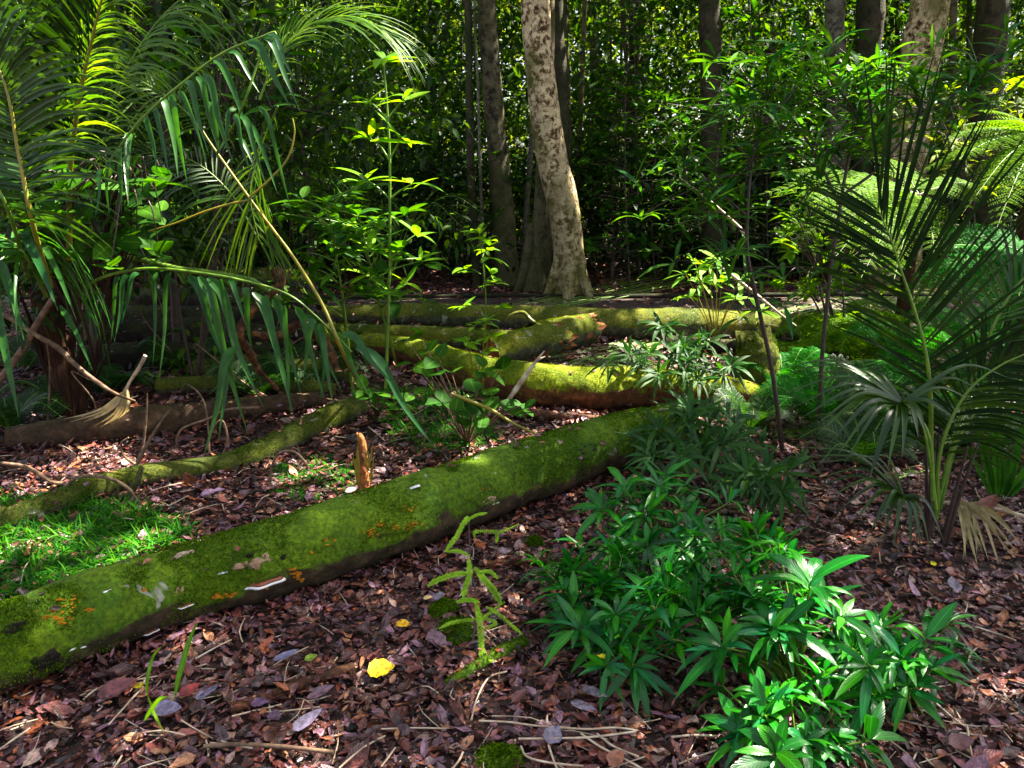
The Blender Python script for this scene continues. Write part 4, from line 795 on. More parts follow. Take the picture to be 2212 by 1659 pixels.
# ------------------------------------------------------------------ palms
def frond(th, base, pts, n, L, w, m, stalk='stalk_green', nrm=None, ang=(1.1, .5), droop=.4, rr=.008, side=(-1, 1), start=.12, lift=.1, Lp=None, jit=.06, nseg=6, name='frond', label=None, taper=True, dj=.3):
    mb = MB(); pts = np.asarray(pts); tube(mb, pts, np.linspace(rr, rr * .25, len(pts)), 8, m=1, n=len(pts) * 7)
    Q = catmull(pts, 120); T = unit(np.gradient(Q, axis=0))
    for sg in side:
        u = np.linspace(start, .99, n) + rng.normal(0, .3 / n, n); u = np.clip(u, 0, .995); i = (u * 119).astype(int); P = Q[i]; t_ = T[i]
        f = (u - start) / (1 - start); N_ = np.tile(unit(nrm) if nrm is not None else V3(0, -.2, 1), (n, 1)); B = unit(np.cross(t_, N_)) * sg; N2 = unit(np.cross(B, t_)) * sg
        th_ = ang[0] + (ang[1] - ang[0]) * f + rng.normal(0, jit, n)
        D = np.cos(th_)[:, None] * t_ + np.sin(th_)[:, None] * B + N2 * (lift + rng.normal(0, jit, n))[:, None]
        ln = L * (np.interp(f, [0, .15, .45, .8, 1], [.6, .85, 1, .8, .45]) if Lp is None else Lp(f)) * rng.uniform(.88, 1.08, n)
        leaves(mb, P, D, N2 + rng.normal(0, .15, (n, 3)), ln, w * rng.uniform(.8, 1.15, n), droop=droop * rng.uniform(1 - dj, 1 + dj, n), nseg=nseg, fold=.4, prof='blade')
    o = mb.build(name, [M[m], M[stalk]], th, base)
    if label: o['label'] = label
    return o
def ap(Y, *q): return np.array([at(p[0], p[1], p[2] if len(p) > 2 else Y) for p in q])
camd = V3(0, -1, .35)
# left palm
bL = G(150, 905); pL = thing('large_palm', bL, 'large palm at the left edge with an orange yellow frond stalk', 'palm')
mb = MB(); tube(mb, [bL + V3(0, 0, -.05), bL + V3(.02, 0, .2), bL + V3(-.01, 0, .5), bL + V3(-.02, 0, .85)], [.12, .085, .08, .09], 24, n=40, bump=.25, bf=9)
for k in range(14):
    a = rng.uniform(0, 6.28); p = bL + V3(math.cos(a) * .09, math.sin(a) * .09, rng.uniform(0, .5)); q = p + V3(math.cos(a) * .1, math.sin(a) * .1, rng.uniform(.25, .6))
    tube(mb, [p, (p + q) / 2, q], [.014, .009, .003], 5, n=6, cap=False)
mb.build('trunk', M['fibre'], pL, bL)
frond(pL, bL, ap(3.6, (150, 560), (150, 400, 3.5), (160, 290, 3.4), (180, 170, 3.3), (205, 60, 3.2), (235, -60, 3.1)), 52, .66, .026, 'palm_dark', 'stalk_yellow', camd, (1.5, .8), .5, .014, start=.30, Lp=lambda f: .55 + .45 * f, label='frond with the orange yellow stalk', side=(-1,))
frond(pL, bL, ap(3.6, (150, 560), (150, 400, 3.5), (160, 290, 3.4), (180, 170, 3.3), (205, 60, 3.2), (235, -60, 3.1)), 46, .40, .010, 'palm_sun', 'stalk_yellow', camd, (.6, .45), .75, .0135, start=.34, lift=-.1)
frond(pL, bL, ap(3.2, (110, 620, 3.5), (70, 480), (40, 330), (10, 180), (-60, 30)), 44, .6, .022, 'palm', 'stalk_yellow', camd, (1.3, .7), .55, .012, start=.25)
frond(pL, bL, ap(4.2, (170, 560), (170, 420), (130, 260), (80, 120), (20, -40)), 34, .7, .020, 'palm_dark', 'stalk_green', camd, (1.2, .6), .5, .010, start=.2)
frond(pL, bL, ap(4.4, (190, 560), (210, 380), (250, 200), (330, 60), (420, -30)), 46, .75, .014, 'palm_sun', 'stalk_green', V3(-.3, -.7, .6), (1.0, .5), .8, .010, start=.3, side=(1,))
frond(pL, bL, ap(3.4, (100, 640, 3.8), (60, 560), (20, 520), (-60, 500)), 16, .5, .028, 'palm_blue', 'stalk_green', V3(0, -.3, 1), (1.2, .7), 1.3, .010, start=.2)
frond(pL, bL, ap(3.1, (60, 600, 3.7), (20, 460), (-30, 380), (-120, 330)), 22, .55, .026, 'palm_blue', 'stalk_green', V3(.3, -.3, 1), (1.2, .8), 1.4, .010, start=.1, side=(-1,))
# young palms behind, dark, with arching thin leaflets
def fan_palm(label, base, hub, tips, L, w, m, n=20, dr=.4, group=None, stalk='stalk_green', nm='understory_palm'):
    th = thing(nm, base, label, 'palm', group)
    for tp in tips:
        mid = (hub + tp) / 2 + V3(0, 0, np.linalg.norm(tp - hub) * .18)
        frond(th, base, [base * .5 + hub * .5, hub, mid, tp], n, L, w, m, stalk, V3(0, -.5, .8), (1.15, .55), dr, .009, start=.25)
    return th
def auto_palm(label, base, h, rad, nf, L, w, m, n=24, group=None, dr=.4, up=.35):
    th = thing('understory_palm', base, label, 'palm', group)
    for k in range(nf):
        a = k * 2.399 + rng.uniform(-.3, .3); d = V3(math.cos(a), math.sin(a), 0); r = rad * rng.uniform(.7, 1.1); e = rng.uniform(.5, 1.0)
        p0 = base + d * .03; p1 = base + d * r * .35 + V3(0, 0, h * .65 * (1.1 - up * e)); p2 = base + d * r * .75 + V3(0, 0, h * (1.05 - up * e)); p3 = base + d * r * 1.15 + V3(0, 0, h * (1.0 - up * e * 1.3))
        frond(th, base, [p0, p1, p2, p3], n, L, w, m, 'stalk_green', V3(0, 0, 1), (1.2, .55), dr, .010, start=.3, nseg=4)
    return th
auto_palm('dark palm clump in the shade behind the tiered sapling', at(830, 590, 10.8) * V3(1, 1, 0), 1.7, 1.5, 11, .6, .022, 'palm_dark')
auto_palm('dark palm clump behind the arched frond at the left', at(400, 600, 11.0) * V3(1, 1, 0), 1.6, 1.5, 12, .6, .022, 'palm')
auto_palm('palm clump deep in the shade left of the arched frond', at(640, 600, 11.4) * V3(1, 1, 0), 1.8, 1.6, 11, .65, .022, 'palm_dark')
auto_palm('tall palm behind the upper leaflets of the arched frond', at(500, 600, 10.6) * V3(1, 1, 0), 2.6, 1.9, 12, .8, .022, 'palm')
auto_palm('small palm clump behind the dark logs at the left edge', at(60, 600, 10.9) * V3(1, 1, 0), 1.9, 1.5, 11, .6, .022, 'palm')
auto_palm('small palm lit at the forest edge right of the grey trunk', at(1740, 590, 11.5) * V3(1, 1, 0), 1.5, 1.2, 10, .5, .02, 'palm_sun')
# arched frond plant (centre left)
bA = G(790, 878); pA = thing('arching_palm', bA, 'palm with a long yellow green stem arching up left and broad hanging leaflets', 'palm')
mb = MB(); tube(mb, ap(3.9, (785, 850, bA[1]), (740, 760), (700, 665), (640, 565), (585, 490), (540, 430), (490, 360), (455, 310), (430, 270)), [.010, .010, .009, .008, .0075, .007, .006, .005, .004], 10, bump=.05)
tube(mb, ap(3.9, (540, 432), (500, 440), (440, 458), (380, 482), (320, 500)), [.007, .007, .006, .005, .004], 6)
tube(mb, ap(3.9, (540, 425), (575, 395), (620, 345), (636, 290), (632, 255)), [.006, .006, .005, .004, .003], 6)
mb.build('stem', M['stalk_yellow'], pA, bA)
# hanging broad leaflets: (base, tip, width px)
mb = MB(); arc = [(520, 240), (560, 130), (596, 72), (560, 82), (500, 105), (450, 135), (400, 175), (345, 220), (290, 275), (250, 330), (228, 360)]
tube(mb, ap(3.3, (470, 330, 3.6), *arc), .005, 6, m=1)
HL = [((565, 78), (648, 240), 17), ((535, 90), (627, 232), 20), ((495, 112), (560, 200), 14), ((462, 126), (535, 290), 19), ((440, 163), (505, 355), 19), ((425, 165), (475, 330), 15), ((402, 175), (450, 330), 15), ((385, 200), (445, 345), 16),
      ((350, 212), (385, 384), 17), ((368, 205), (404, 394), 18), ((333, 232), (366, 385), 16), ((313, 250), (340, 378), 15), ((280, 288), (278, 445), 17), ((262, 320), (262, 462), 17), ((240, 345), (236, 462), 14), ((225, 365), (205, 470), 12),
      ((580, 75), (640, 180), 12), ((510, 235), (468, 340), 12), ((455, 220), (470, 360), 15), ((530, 265), (600, 420), 13), ((520, 250), (575, 400), 15), ((505, 250), (545, 380), 15), ((510, 300), (560, 385), 12), ((560, 230), (630, 460), 12)]
for (bx, by), (tx, ty), w_ in HL:
    y_ = 3.3 + rng.normal(0, .08); p0 = at(bx, by, y_); p2 = at(tx, ty, y_ - rng.uniform(0, .25)); p1 = p0 * .84 + p2 * .16 + V3((tx - bx) * .0003, -.01, .012); pm = p0 * .45 + p2 * .55 + V3((tx - bx) * .0001 + rng.normal(0, .006), 0, .0)
    ribbon(mb, [p0, p1, pm, p2], w_ / FPX * 3.0, 16, face=V3(rng.normal(0, .35), -1, .5), fold=.35)
mb.build('hanging_leaflets', [M['palm_blue'], M['stalk_green']], pA, bA)
frond(pA, bA, ap(4.2, (560, 215), (600, 120), (660, 60), (760, 35), (870, 90)), 34, .42, .012, 'palm_sun', 'stalk_green', V3(0, -.6, .8), (.55, .3), .55, .006, start=.1)
frond(pA, bA, ap(4.4, (600, 230, 4.1), (560, 330), (540, 420), (560, 520)), 16, .45, .014, 'palm_sun', 'stalk_green', V3(0, -.8, .6), (.9, .5), .6, .006, start=.1)
frond(pA, bA, ap(4.6, (455, 310, 4), (400, 240), (330, 190), (250, 150), (170, 130)), 40, .45, .012, 'palm_sun', 'stalk_green', V3(0, -.6, .8), (1.1, .5), .8, .006, start=.1)
frond(pA, bA, ap(4.7, (560, 520, 4.5), (500, 420), (420, 350), (330, 330), (250, 350)), 34, .5, .014, 'palm', 'stalk_green', V3(0, -.6, .8), (1.1, .5), .8, .006, start=.1)
# drooping frond in front of the dark logs
bD = G(330, 760); pD = thing('drooping_palm', bD, 'palm frond drooping in front of the dark logs with long wide dark leaflets', 'palm')
mb = MB(); tube(mb, ap(3.9, (150, 660, 4.3), (200, 610), (260, 588), (330, 580), (420, 588), (520, 605), (620, 635), (690, 690), (760, 760)), [.010, .009, .009, .008, .008, .007, .006, .005, .004], 8, m=1)
DL = [((278, 592), (247, 740), 15), ((258, 596), (240, 735), 12), ((300, 590), (262, 700), 16), ((370, 588), (343, 825), 19), ((340, 588), (330, 790), 14), ((407, 596), (497, 808), 22), ((430, 597), (536, 938), 24), ((450, 600), (568, 878), 26), ((475, 604), (505, 770), 18), ((495, 606), (530, 700), 14),
      ((510, 750), (440, 985), 26), ((505, 770), (472, 950), 16), ((547, 632), (635, 905), 26), ((570, 640), (600, 800), 22), ((590, 645), (650, 850), 22), ((640, 665), (700, 860), 20), ((660, 680), (740, 850), 18), ((690, 700), (720, 880), 18), ((720, 720), (800, 860), 18), ((615, 660), (628, 900), 18),
      ((740, 720), (850, 830), 20), ((770, 750), (945, 975), 24), ((530, 620), (545, 760), 18), ((455, 600), (452, 700), 12), ((680, 690), (655, 820), 18), ((700, 710), (690, 870), 16)]
for (bx, by), (tx, ty), w_ in DL:
    y_ = 3.85 + rng.normal(0, .1); p0 = at(bx, by, y_); p2 = at(tx, ty, max(3.35, y_ - rng.uniform(0, .2))); p1 = p0 * .84 + p2 * .16 + V3((tx - bx) * .0003, -.01, .015); pm = p0 * .45 + p2 * .55 + V3((tx - bx) * .0001 + rng.normal(0, .008), 0, .0)
    ribbon(mb, [p0, p1, pm, p2], w_ / FPX * 3.3, 18, face=V3(rng.normal(0, .35), -1, .5), fold=.35)
mb.build('frond', [M['palm_blue'], M['stalk_green']], pD, bD)
# left edge hanging blades
mb = MB(); bE = G(-60, 1050)
for (bx, by), (tx, ty), w_ in (((0, 560), (52, 735), 22), ((50, 500), (125, 670), 22), ((90, 520), (165, 690), 14), ((-20, 610), (40, 900), 24), ((130, 660), (200, 800), 14), ((10, 640), (60, 720), 10)):
    p0 = at(bx, by, 3.3); p2 = at(tx, ty, 3.1); p1 = p0 * .5 + p2 * .5 + V3(.01, -.01, .02); ribbon(mb, [p0, p1, p2], w_ / FPX * 3.0, 16, face=V3(.2, -1, .5), fold=.35)
mb.build('frond', M['palm_blue'], pL, bL)
# dead pale frond at the left
bX = G(215, 935); tX = thing('dead_frond', bX, 'pale dried frond with splayed fingers lying against the brown log', 'dead frond'); mb = MB()
tube(mb, ap(4.0, (314, 768), (300, 795), (282, 822), (270, 845)), [.010, .010, .008, .009], 8)
mb.build('stalk', M['wood_pale'], tX, bX); mb = MB()
for tx, ty in ((150, 912), (165, 908), (180, 912), (200, 922), (215, 925), (235, 915), (255, 905), (268, 895), (140, 905), (190, 905)):
    ribbon(mb, [at(275, 840, 4.0), at((275 + tx) / 2 + 8, (840 + ty) / 2 + 12, 3.98), at(tx, ty, 4.05)], .014, 10)
mb.build('fingers', M['dry'], tX, bX)

# right palm
bR = G(2022, 1165); pR = thing('right_hand_palm', bR, 'young palm at the right with tall dark fronds spreading from its base', 'palm'); YR = bR[1]
mb = MB()
for k in range(6):
    a = rng.uniform(0, 6.28); p = bR + V3(math.cos(a) * .04, math.sin(a) * .04, 0); tube(mb, [p, p + V3(math.cos(a) * .02, math.sin(a) * .02, .2), p + V3(math.cos(a) * .06, math.sin(a) * .05, .45)], [.010, .008, .004], 7, n=10, bump=.1)
mb.build('trunk', M['stalk_dark'], pR, bR)
r1 = ap(YR, (2022, 1120), (2012, 980), (2010, 853, 2.95), (1998, 753, 2.95), (1972, 660, 2.95), (1945, 580, 2.95), (1922, 510, 2.95), (1895, 450, 2.95))
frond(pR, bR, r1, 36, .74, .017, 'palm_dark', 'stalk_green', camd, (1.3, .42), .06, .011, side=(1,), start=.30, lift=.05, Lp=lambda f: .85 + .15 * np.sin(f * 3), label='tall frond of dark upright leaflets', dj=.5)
frond(pR, bR, r1, 32, .58, .015, 'palm_dark', 'stalk_green', camd, (.8, .55), .08, .0105, side=(-1,), start=.30, lift=.05)
frond(pR, bR, ap(YR, (2024, 1110), (2030, 980), (2080, 860), (2160, 790), (2280, 740)), 34, .5, .013, 'palm_dark', 'stalk_green', V3(-.2, -.8, .6), (1.0, .45), .55, .010, start=.25)
frond(pR, bR, ap(3.3, (2030, 1100), (2070, 950), (2150, 850), (2260, 800)), 28, .5, .012, 'palm_dark', 'stalk_green', V3(-.2, -.5, .9), (1.1, .5), .7, .010, start=.25)
frond(pR, bR, ap(3.1, (2020, 1100), (2100, 820), (2180, 640), (2260, 560)), 28, .55, .014, 'palm', 'stalk_green', V3(-.3, -.8, .5), (1.0, .5), .5, .010, start=.25)
frond(pR, bR, ap(2.9, (2022, 1100), (2010, 1000), (1990, 905), (1965, 872), (1945, 868)), 2, .1, .01, 'palm', 'stalk_green', camd, start=.9)
mb = MB(); hub = at(1948, 870, 2.85)
for (tx, ty, w_, dy) in ((1670, 800, 9, .2), (1676, 812, 8, .25), (1690, 852, 10, .15), (1717, 878, 10, .0), (1732, 902, 10, -.05), (1762, 940, 11, -.1), (1790, 960, 11, -.15), (1808, 985, 10, -.15), (1822, 1005, 9, -.2), (1876, 1040, 17, -.2), (1917, 1016, 13, -.25), (1950, 985, 14, -.25), (1984, 945, 14, -.25), (2002, 940, 14, -.2),
                         (2060, 903, 12, -.1), (2100, 865, 9, 0), (1800, 800, 9, .2), (1740, 815, 9, .2), (1850, 800, 9, .25), (1780, 880, 10, 0), (1765, 915, 10, -.1), (2190, 820, 9, .1), (2130, 850, 9, .1)):
    p2 = at(tx, ty, 2.85 + dy); p1 = (hub + p2) / 2 + V3(0, 0, .10 * np.linalg.norm(p2 - hub) / .3 * .6); ribbon(mb, [hub, p1, p2], w_ / FPX * 3.0 * 1.25, 18, face=V3(rng.normal(0, .2), -.6, 1), fold=.35)
tube(mb, ap(2.9, (2015, 1080), (2010, 960), (1985, 900), (1950, 870, 2.85)), [.009, .008, .006, .004], 7, m=1)
mb.build('frond', [M['palm'], M['stalk_green']], pR, bR)['label'] = 'small frond seen end on with curved light leaflets'
mb = MB(); hub = at(1950, 1070, 2.85)
for (tx, ty, w_) in ((1735, 966, 8), (1745, 985, 8), (1760, 1000, 8), (1775, 1030, 9), (1750, 1058, 8), (1790, 1075, 9), (1818, 1098, 10), (1850, 1120, 12), (1880, 1150, 12), (1905, 1165, 11), (1930, 1180, 11), (1968, 1200, 11), (1990, 1195, 10), (2010, 1190, 9), (1800, 985, 8), (1840, 990, 8), (1880, 985, 8), (2040, 1170, 10), (1900, 1130, 10)):
    p2 = at(tx, ty, 2.75); p1 = (hub + p2) / 2 + V3(0, 0, .07); ribbon(mb, [hub, p1, p2], w_ / FPX * 3.0 * 1.2, 16, face=V3(rng.normal(0, .2), -.6, 1), fold=.35)
mb.build('frond', M['palm'], pR, bR)
bS = G(2160, 1090); mb = MB()
for (tx, ty, w_) in ((2105, 905, 12), (2120, 925, 12), (2160, 920, 12), (2178, 960, 14), (2212, 900, 18), (2240, 960, 16), (2090, 960, 9), (2140, 890, 10), (2195, 1000, 12), (2225, 1020, 12)):
    p0 = at(tx * .25 + 2160 * .75, 1075, bS[1]); p2 = at(tx, ty, bS[1] - .05); ribbon(mb, [p0, (p0 + p2) / 2 + V3(-.01, -.02, 0), p2], w_ / FPX * 3.6, 12, prof='lance', fold=.3)
tag(mb.build('spiky_tuft', M['palm_blue'], None, bS), 'tuft of stiff upright bluish blades at the right edge', 'plant')
bY = G(2110, 1150); tY = thing('dead_frond', bY, 'straw coloured dead frond on the ground right of the palm base', 'dead frond'); mb = MB()
for k in range(30):
    tx = rng.uniform(2080, 2230); ty = rng.uniform(1130, 1225); s0 = G(2040 + rng.uniform(0, 60), 1085 + rng.uniform(-8, 8), .06); e = G(tx, ty, rng.uniform(.02, .06)); ribbon(mb, [s0, (s0 + e) / 2 + V3(0, 0, .04), e], .012, 8, prof='lance')
mb.build('leaflets', M['dry'], tY, bY); mb = MB(); tube(mb, [G(2030, 1085, .05), G(2120, 1092, .07), G(2230, 1120, .05)], .009, 7); mb.build('stalk', M['wood_pale'], tY, bY)

# ------------------------------------------------------------------ ferns
def fern_frond(th, base, pts, m='fern', n=20, L=.28, w=.030, droop=.18, nrm=V3(0, -.25, 1), stalk='stalk_green'):
    nrm = nrm + rng.normal(0, .22, 3)
    mb = MB(); pts = np.asarray(pts); tube(mb, pts, np.linspace(.005, .0015, len(pts)), 5, m=1, n=len(pts) * 5, cap=False)
    Q = catmull(pts, 80); T = unit(np.gradient(Q, axis=0)); PP, DD, UU, LL = [], [], [], []
    for sg in (-1, 1):
        for k in range(n):
            u = .12 + .86 * k / n; i = int(u * 79); B = unit(np.cross(T[i], nrm)) * sg; d = unit(B * .9 + T[i] * .42 + rng.normal(0, .04, 3)); ln = L * np.interp(u, [.1, .3, .6, 1], [.55, 1, .85, .12]) * rng.uniform(.92, 1.05)
            kk = 9; s_ = (np.arange(kk) + .5) / kk
            c = Q[i] + d * ln * s_[:, None] + V3(0, 0, -1) * (droop * ln * s_ ** 2)[:, None]
            up = unit(np.cross(d, B if abs(np.dot(d, B)) < .9 else T[i])); up = up if up[2] > 0 else -up; e = unit(np.cross(up, d))
            for s2 in (-1, 1):
                PP.append(c); DD.append(np.tile(e * s2 + d * .35, (kk, 1)) + rng.normal(0, .06, (kk, 3))); UU.append(np.tile(up, (kk, 1))); LL.append(w * 1.25 * (1 - .75 * s_) * ln / L * 1.2 + .004)
    PP, DD, UU, LL = np.vstack(PP), np.vstack(DD), np.vstack(UU), np.concatenate(LL)
    leaves(mb, PP, DD, UU, LL, LL * .6, .12, 2, .15, 'ovate'); mb.build('frond', [M[m], M[stalk]], th, base)
def fern(name, label, base, ends, m='fern', L=.28, hub=None, arch=.07, n=20, w=.030, cat='fern'):
    th = thing(name, base, label, cat); hub = base if hub is None else hub
    if hub is not base:
        mb = MB(); tube(mb, [base - V3(0, 0, .03), base * .5 + hub * .5, hub], [.07, .055, .05], 14, bump=.3, bf=20); mb.build('trunk', M['fibre'], th, base)
    for e in ends:
        d = np.linalg.norm(e - hub); fern_frond(th, base, [hub, hub * .7 + e * .3 + V3(0, 0, d * arch * .8), hub * .35 + e * .65 + V3(0, 0, d * arch), e], m, n, L, w)
    return th
hubF = at(1985, 420, 6.4); bF = hubF * V3(1, 1, 0)
fern('tree_fern', 'sunlit yellow green tree fern behind the right hand palm fronds', bF, [at(x, y, Y_) for x, y, Y_ in ((1640, 420, 6.2), (1700, 460, 5.8), (1760, 380, 6.9), (1720, 520, 5.7), (1800, 560, 5.5), (1860, 600, 5.4), (1930, 610, 5.3), (2020, 560, 5.3), (1650, 375, 6.8), (1900, 340, 7.4), (2120, 400, 6.6), (1820, 440, 6.0), (1880, 500, 5.8))], hub=hubF, L=.23, w=.030)
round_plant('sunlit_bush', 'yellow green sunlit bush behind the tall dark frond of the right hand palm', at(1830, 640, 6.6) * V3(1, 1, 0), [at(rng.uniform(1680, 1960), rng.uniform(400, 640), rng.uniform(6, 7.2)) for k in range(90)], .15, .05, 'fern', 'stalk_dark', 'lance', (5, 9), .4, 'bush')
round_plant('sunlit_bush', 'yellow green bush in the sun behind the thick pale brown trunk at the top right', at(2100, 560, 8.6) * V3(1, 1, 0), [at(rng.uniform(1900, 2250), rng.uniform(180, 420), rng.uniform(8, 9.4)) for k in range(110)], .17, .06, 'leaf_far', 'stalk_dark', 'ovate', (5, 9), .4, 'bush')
hubF = at(2250, 290, 6.0); bF = hubF * V3(1, 1, 0)
fern('tree_fern', 'brightest tree fern at the right edge with whitish sunlit fronds', bF, [at(x, y, Y_) for x, y, Y_ in ((2080, 270, 5.8), (2040, 300, 6.0), (2060, 350, 5.6), (1990, 370, 6.2), (2110, 420, 5.4), (2150, 500, 5.2), (2080, 460, 5.5), (2350, 300, 6), (2120, 240, 6.6))], hub=hubF, L=.23, w=.030)
hubF = at(2240, 560, 5.2); bF = hubF * V3(1, 1, 0)
fern('green_fern', 'deep green fern spreading at the right edge under the bright fronds', bF, [at(x, y, Y_) for x, y, Y_ in ((1990, 540, 5.2), (1970, 600, 5.0), (2020, 660, 4.8), (2080, 700, 4.6), (2010, 500, 5.6), (2100, 620, 4.8), (2150, 740, 4.6), (2080, 500, 5.6), (2140, 560, 4.9), (2200, 640, 4.7), (1940, 640, 5.1))], 'fern_green', hub=hubF, L=.23, w=.030)
for k, (bx, by, lab, mm, sc_) in enumerate(((1850, 800, 'low yellow green fern behind the end on palm frond', 'fern', .55), (1760, 780, 'low fern right of the stump', 'fern', .42), (1950, 820, 'deep green low fern behind the right hand palm stalk', 'fern_green', .55), (1900, 740, 'sunlit low fern at the end of the long pale log', 'fern', .5), (1690, 860, 'small fern between the dark sapling stems', 'fern_green', .35), (2080, 800, 'dark green fern at the right behind the palm leaflets', 'fern_green', .6), (1820, 745, 'small bright fern next to the end of the long pale log', 'fern', .4))):
    b = G(bx, by); ends = []
    for j in range(9):
        a = j * .7 + rng.uniform(-.2, .2); ends.append(b + V3(math.cos(a) * sc_, math.sin(a) * sc_ * .9, rng.uniform(.12, .5) * sc_ + .1))
    fern('low_fern', lab, b, ends, mm, L=.3 * sc_, arch=.35, n=15, w=.034 * sc_ + .006)

for bx, by, mm, sc_ in MISC:
    b = G(bx, by); fern('low_fern', 'low fern among the undergrowth between the stump and the right hand palm', b, [b + V3(math.cos(j * .75) * sc_, math.sin(j * .75) * sc_ * .8, rng.uniform(.15, .6) * sc_) for j in range(8)], mm, L=.3 * sc_, arch=.3, n=15, w=.034 * sc_ + .006)['group'] = 'low ferns right of the stump'
# ------------------------------------------------------------------ trees
TREES = []
def tree(name, label, px, Y, m, cat='tree', group=None, flare=0, ns=20, top=11, bmp=.10, base_y=None, roots=0):
    """trunk through pixel points (x, y, width px) at depth Y, from the ground up, then on to the crown height"""
    pts, rad = [], []
    for x, y, w_ in px: p = at(x, y, Y); pts.append(p); rad.append(.5 * w_ / FPX * np.dot(p - V3(0, 0, CAMH), V3(0, cp, -sp_)))
    g0 = pts[0].copy()
    if g0[2] > .02: pts.insert(0, V3(g0[0] + (pts[0][0] - pts[1][0]) * g0[2] / max(.3, pts[1][2] - pts[0][2]), Y, 0)); rad.insert(0, rad[0] * 1.1)
    pts[0][2] = -.06; b = pts[0].copy(); b[2] = 0
    d = unit(pts[-1] - pts[-2]); d = unit(d + V3(0, 0, .8)); z = pts[-1][2]; k = 0
    while z < top: nxt = pts[-1] + d * 1.6 + V3(rng.normal(0, .08), rng.normal(0, .08), 0); pts.append(nxt); rad.append(rad[-1] * .93); z = nxt[2]
    th = thing(name, b, label, cat, group); mb = MB(); total = sum(np.linalg.norm(np.diff(np.array(pts), axis=0), axis=1))
    P, Rr = tube(mb, pts, rad, ns, n=int(total / .10), bump=bmp, bf=2.2, seed=Y)
    if roots:
        for j in range(roots):
            a = j * 2 * math.pi / roots + .4; r0 = rad[0]; dv = V3(math.cos(a), math.sin(a), 0)
            tube(mb, [b + dv * r0 * .25 + V3(0, 0, .9), b + dv * r0 * .6 + V3(0, 0, .42), b + dv * r0 * .95 + V3(0, 0, .16), b + dv * r0 * 1.35 + V3(0, 0, .02), b + dv * r0 * 1.8 + V3(0, 0, -.06)], [r0 * .3, r0 * .36, r0 * .30, r0 * .2, r0 * .1], 12, n=20, bump=.2, bf=5)
    for j in range(5):                                               # limbs up in the crown
        i = int(len(P) * (.78 + .05 * j)) if len(P) else 0; i = min(i, len(P) - 1); a = rng.uniform(0, 6.28); q = P[i] + V3(math.cos(a) * 1.6, math.sin(a) * 1.6, 1.2)
        tube(mb, [P[i], (P[i] + q) / 2 + V3(0, 0, .1), q], [Rr[i] * .45, Rr[i] * .3, .02], 6, n=10, cap=False)
    mb.build('trunk', M[m], th, b); TREES.append((th, b, P[-1])); return th
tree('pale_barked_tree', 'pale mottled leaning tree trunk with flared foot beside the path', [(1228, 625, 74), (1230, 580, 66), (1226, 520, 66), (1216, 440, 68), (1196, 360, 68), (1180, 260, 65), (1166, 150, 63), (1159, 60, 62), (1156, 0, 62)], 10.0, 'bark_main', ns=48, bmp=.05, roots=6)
tree('twin_trunk', 'narrow mossy trunk rising close behind the pale tree', [(1160, 600, 62), (1168, 520, 44), (1172, 440, 38), (1175, 380, 36), (1180, 250, 32), (1184, 100, 30)], 10.4, 'bark_mossy', ns=24, roots=4)
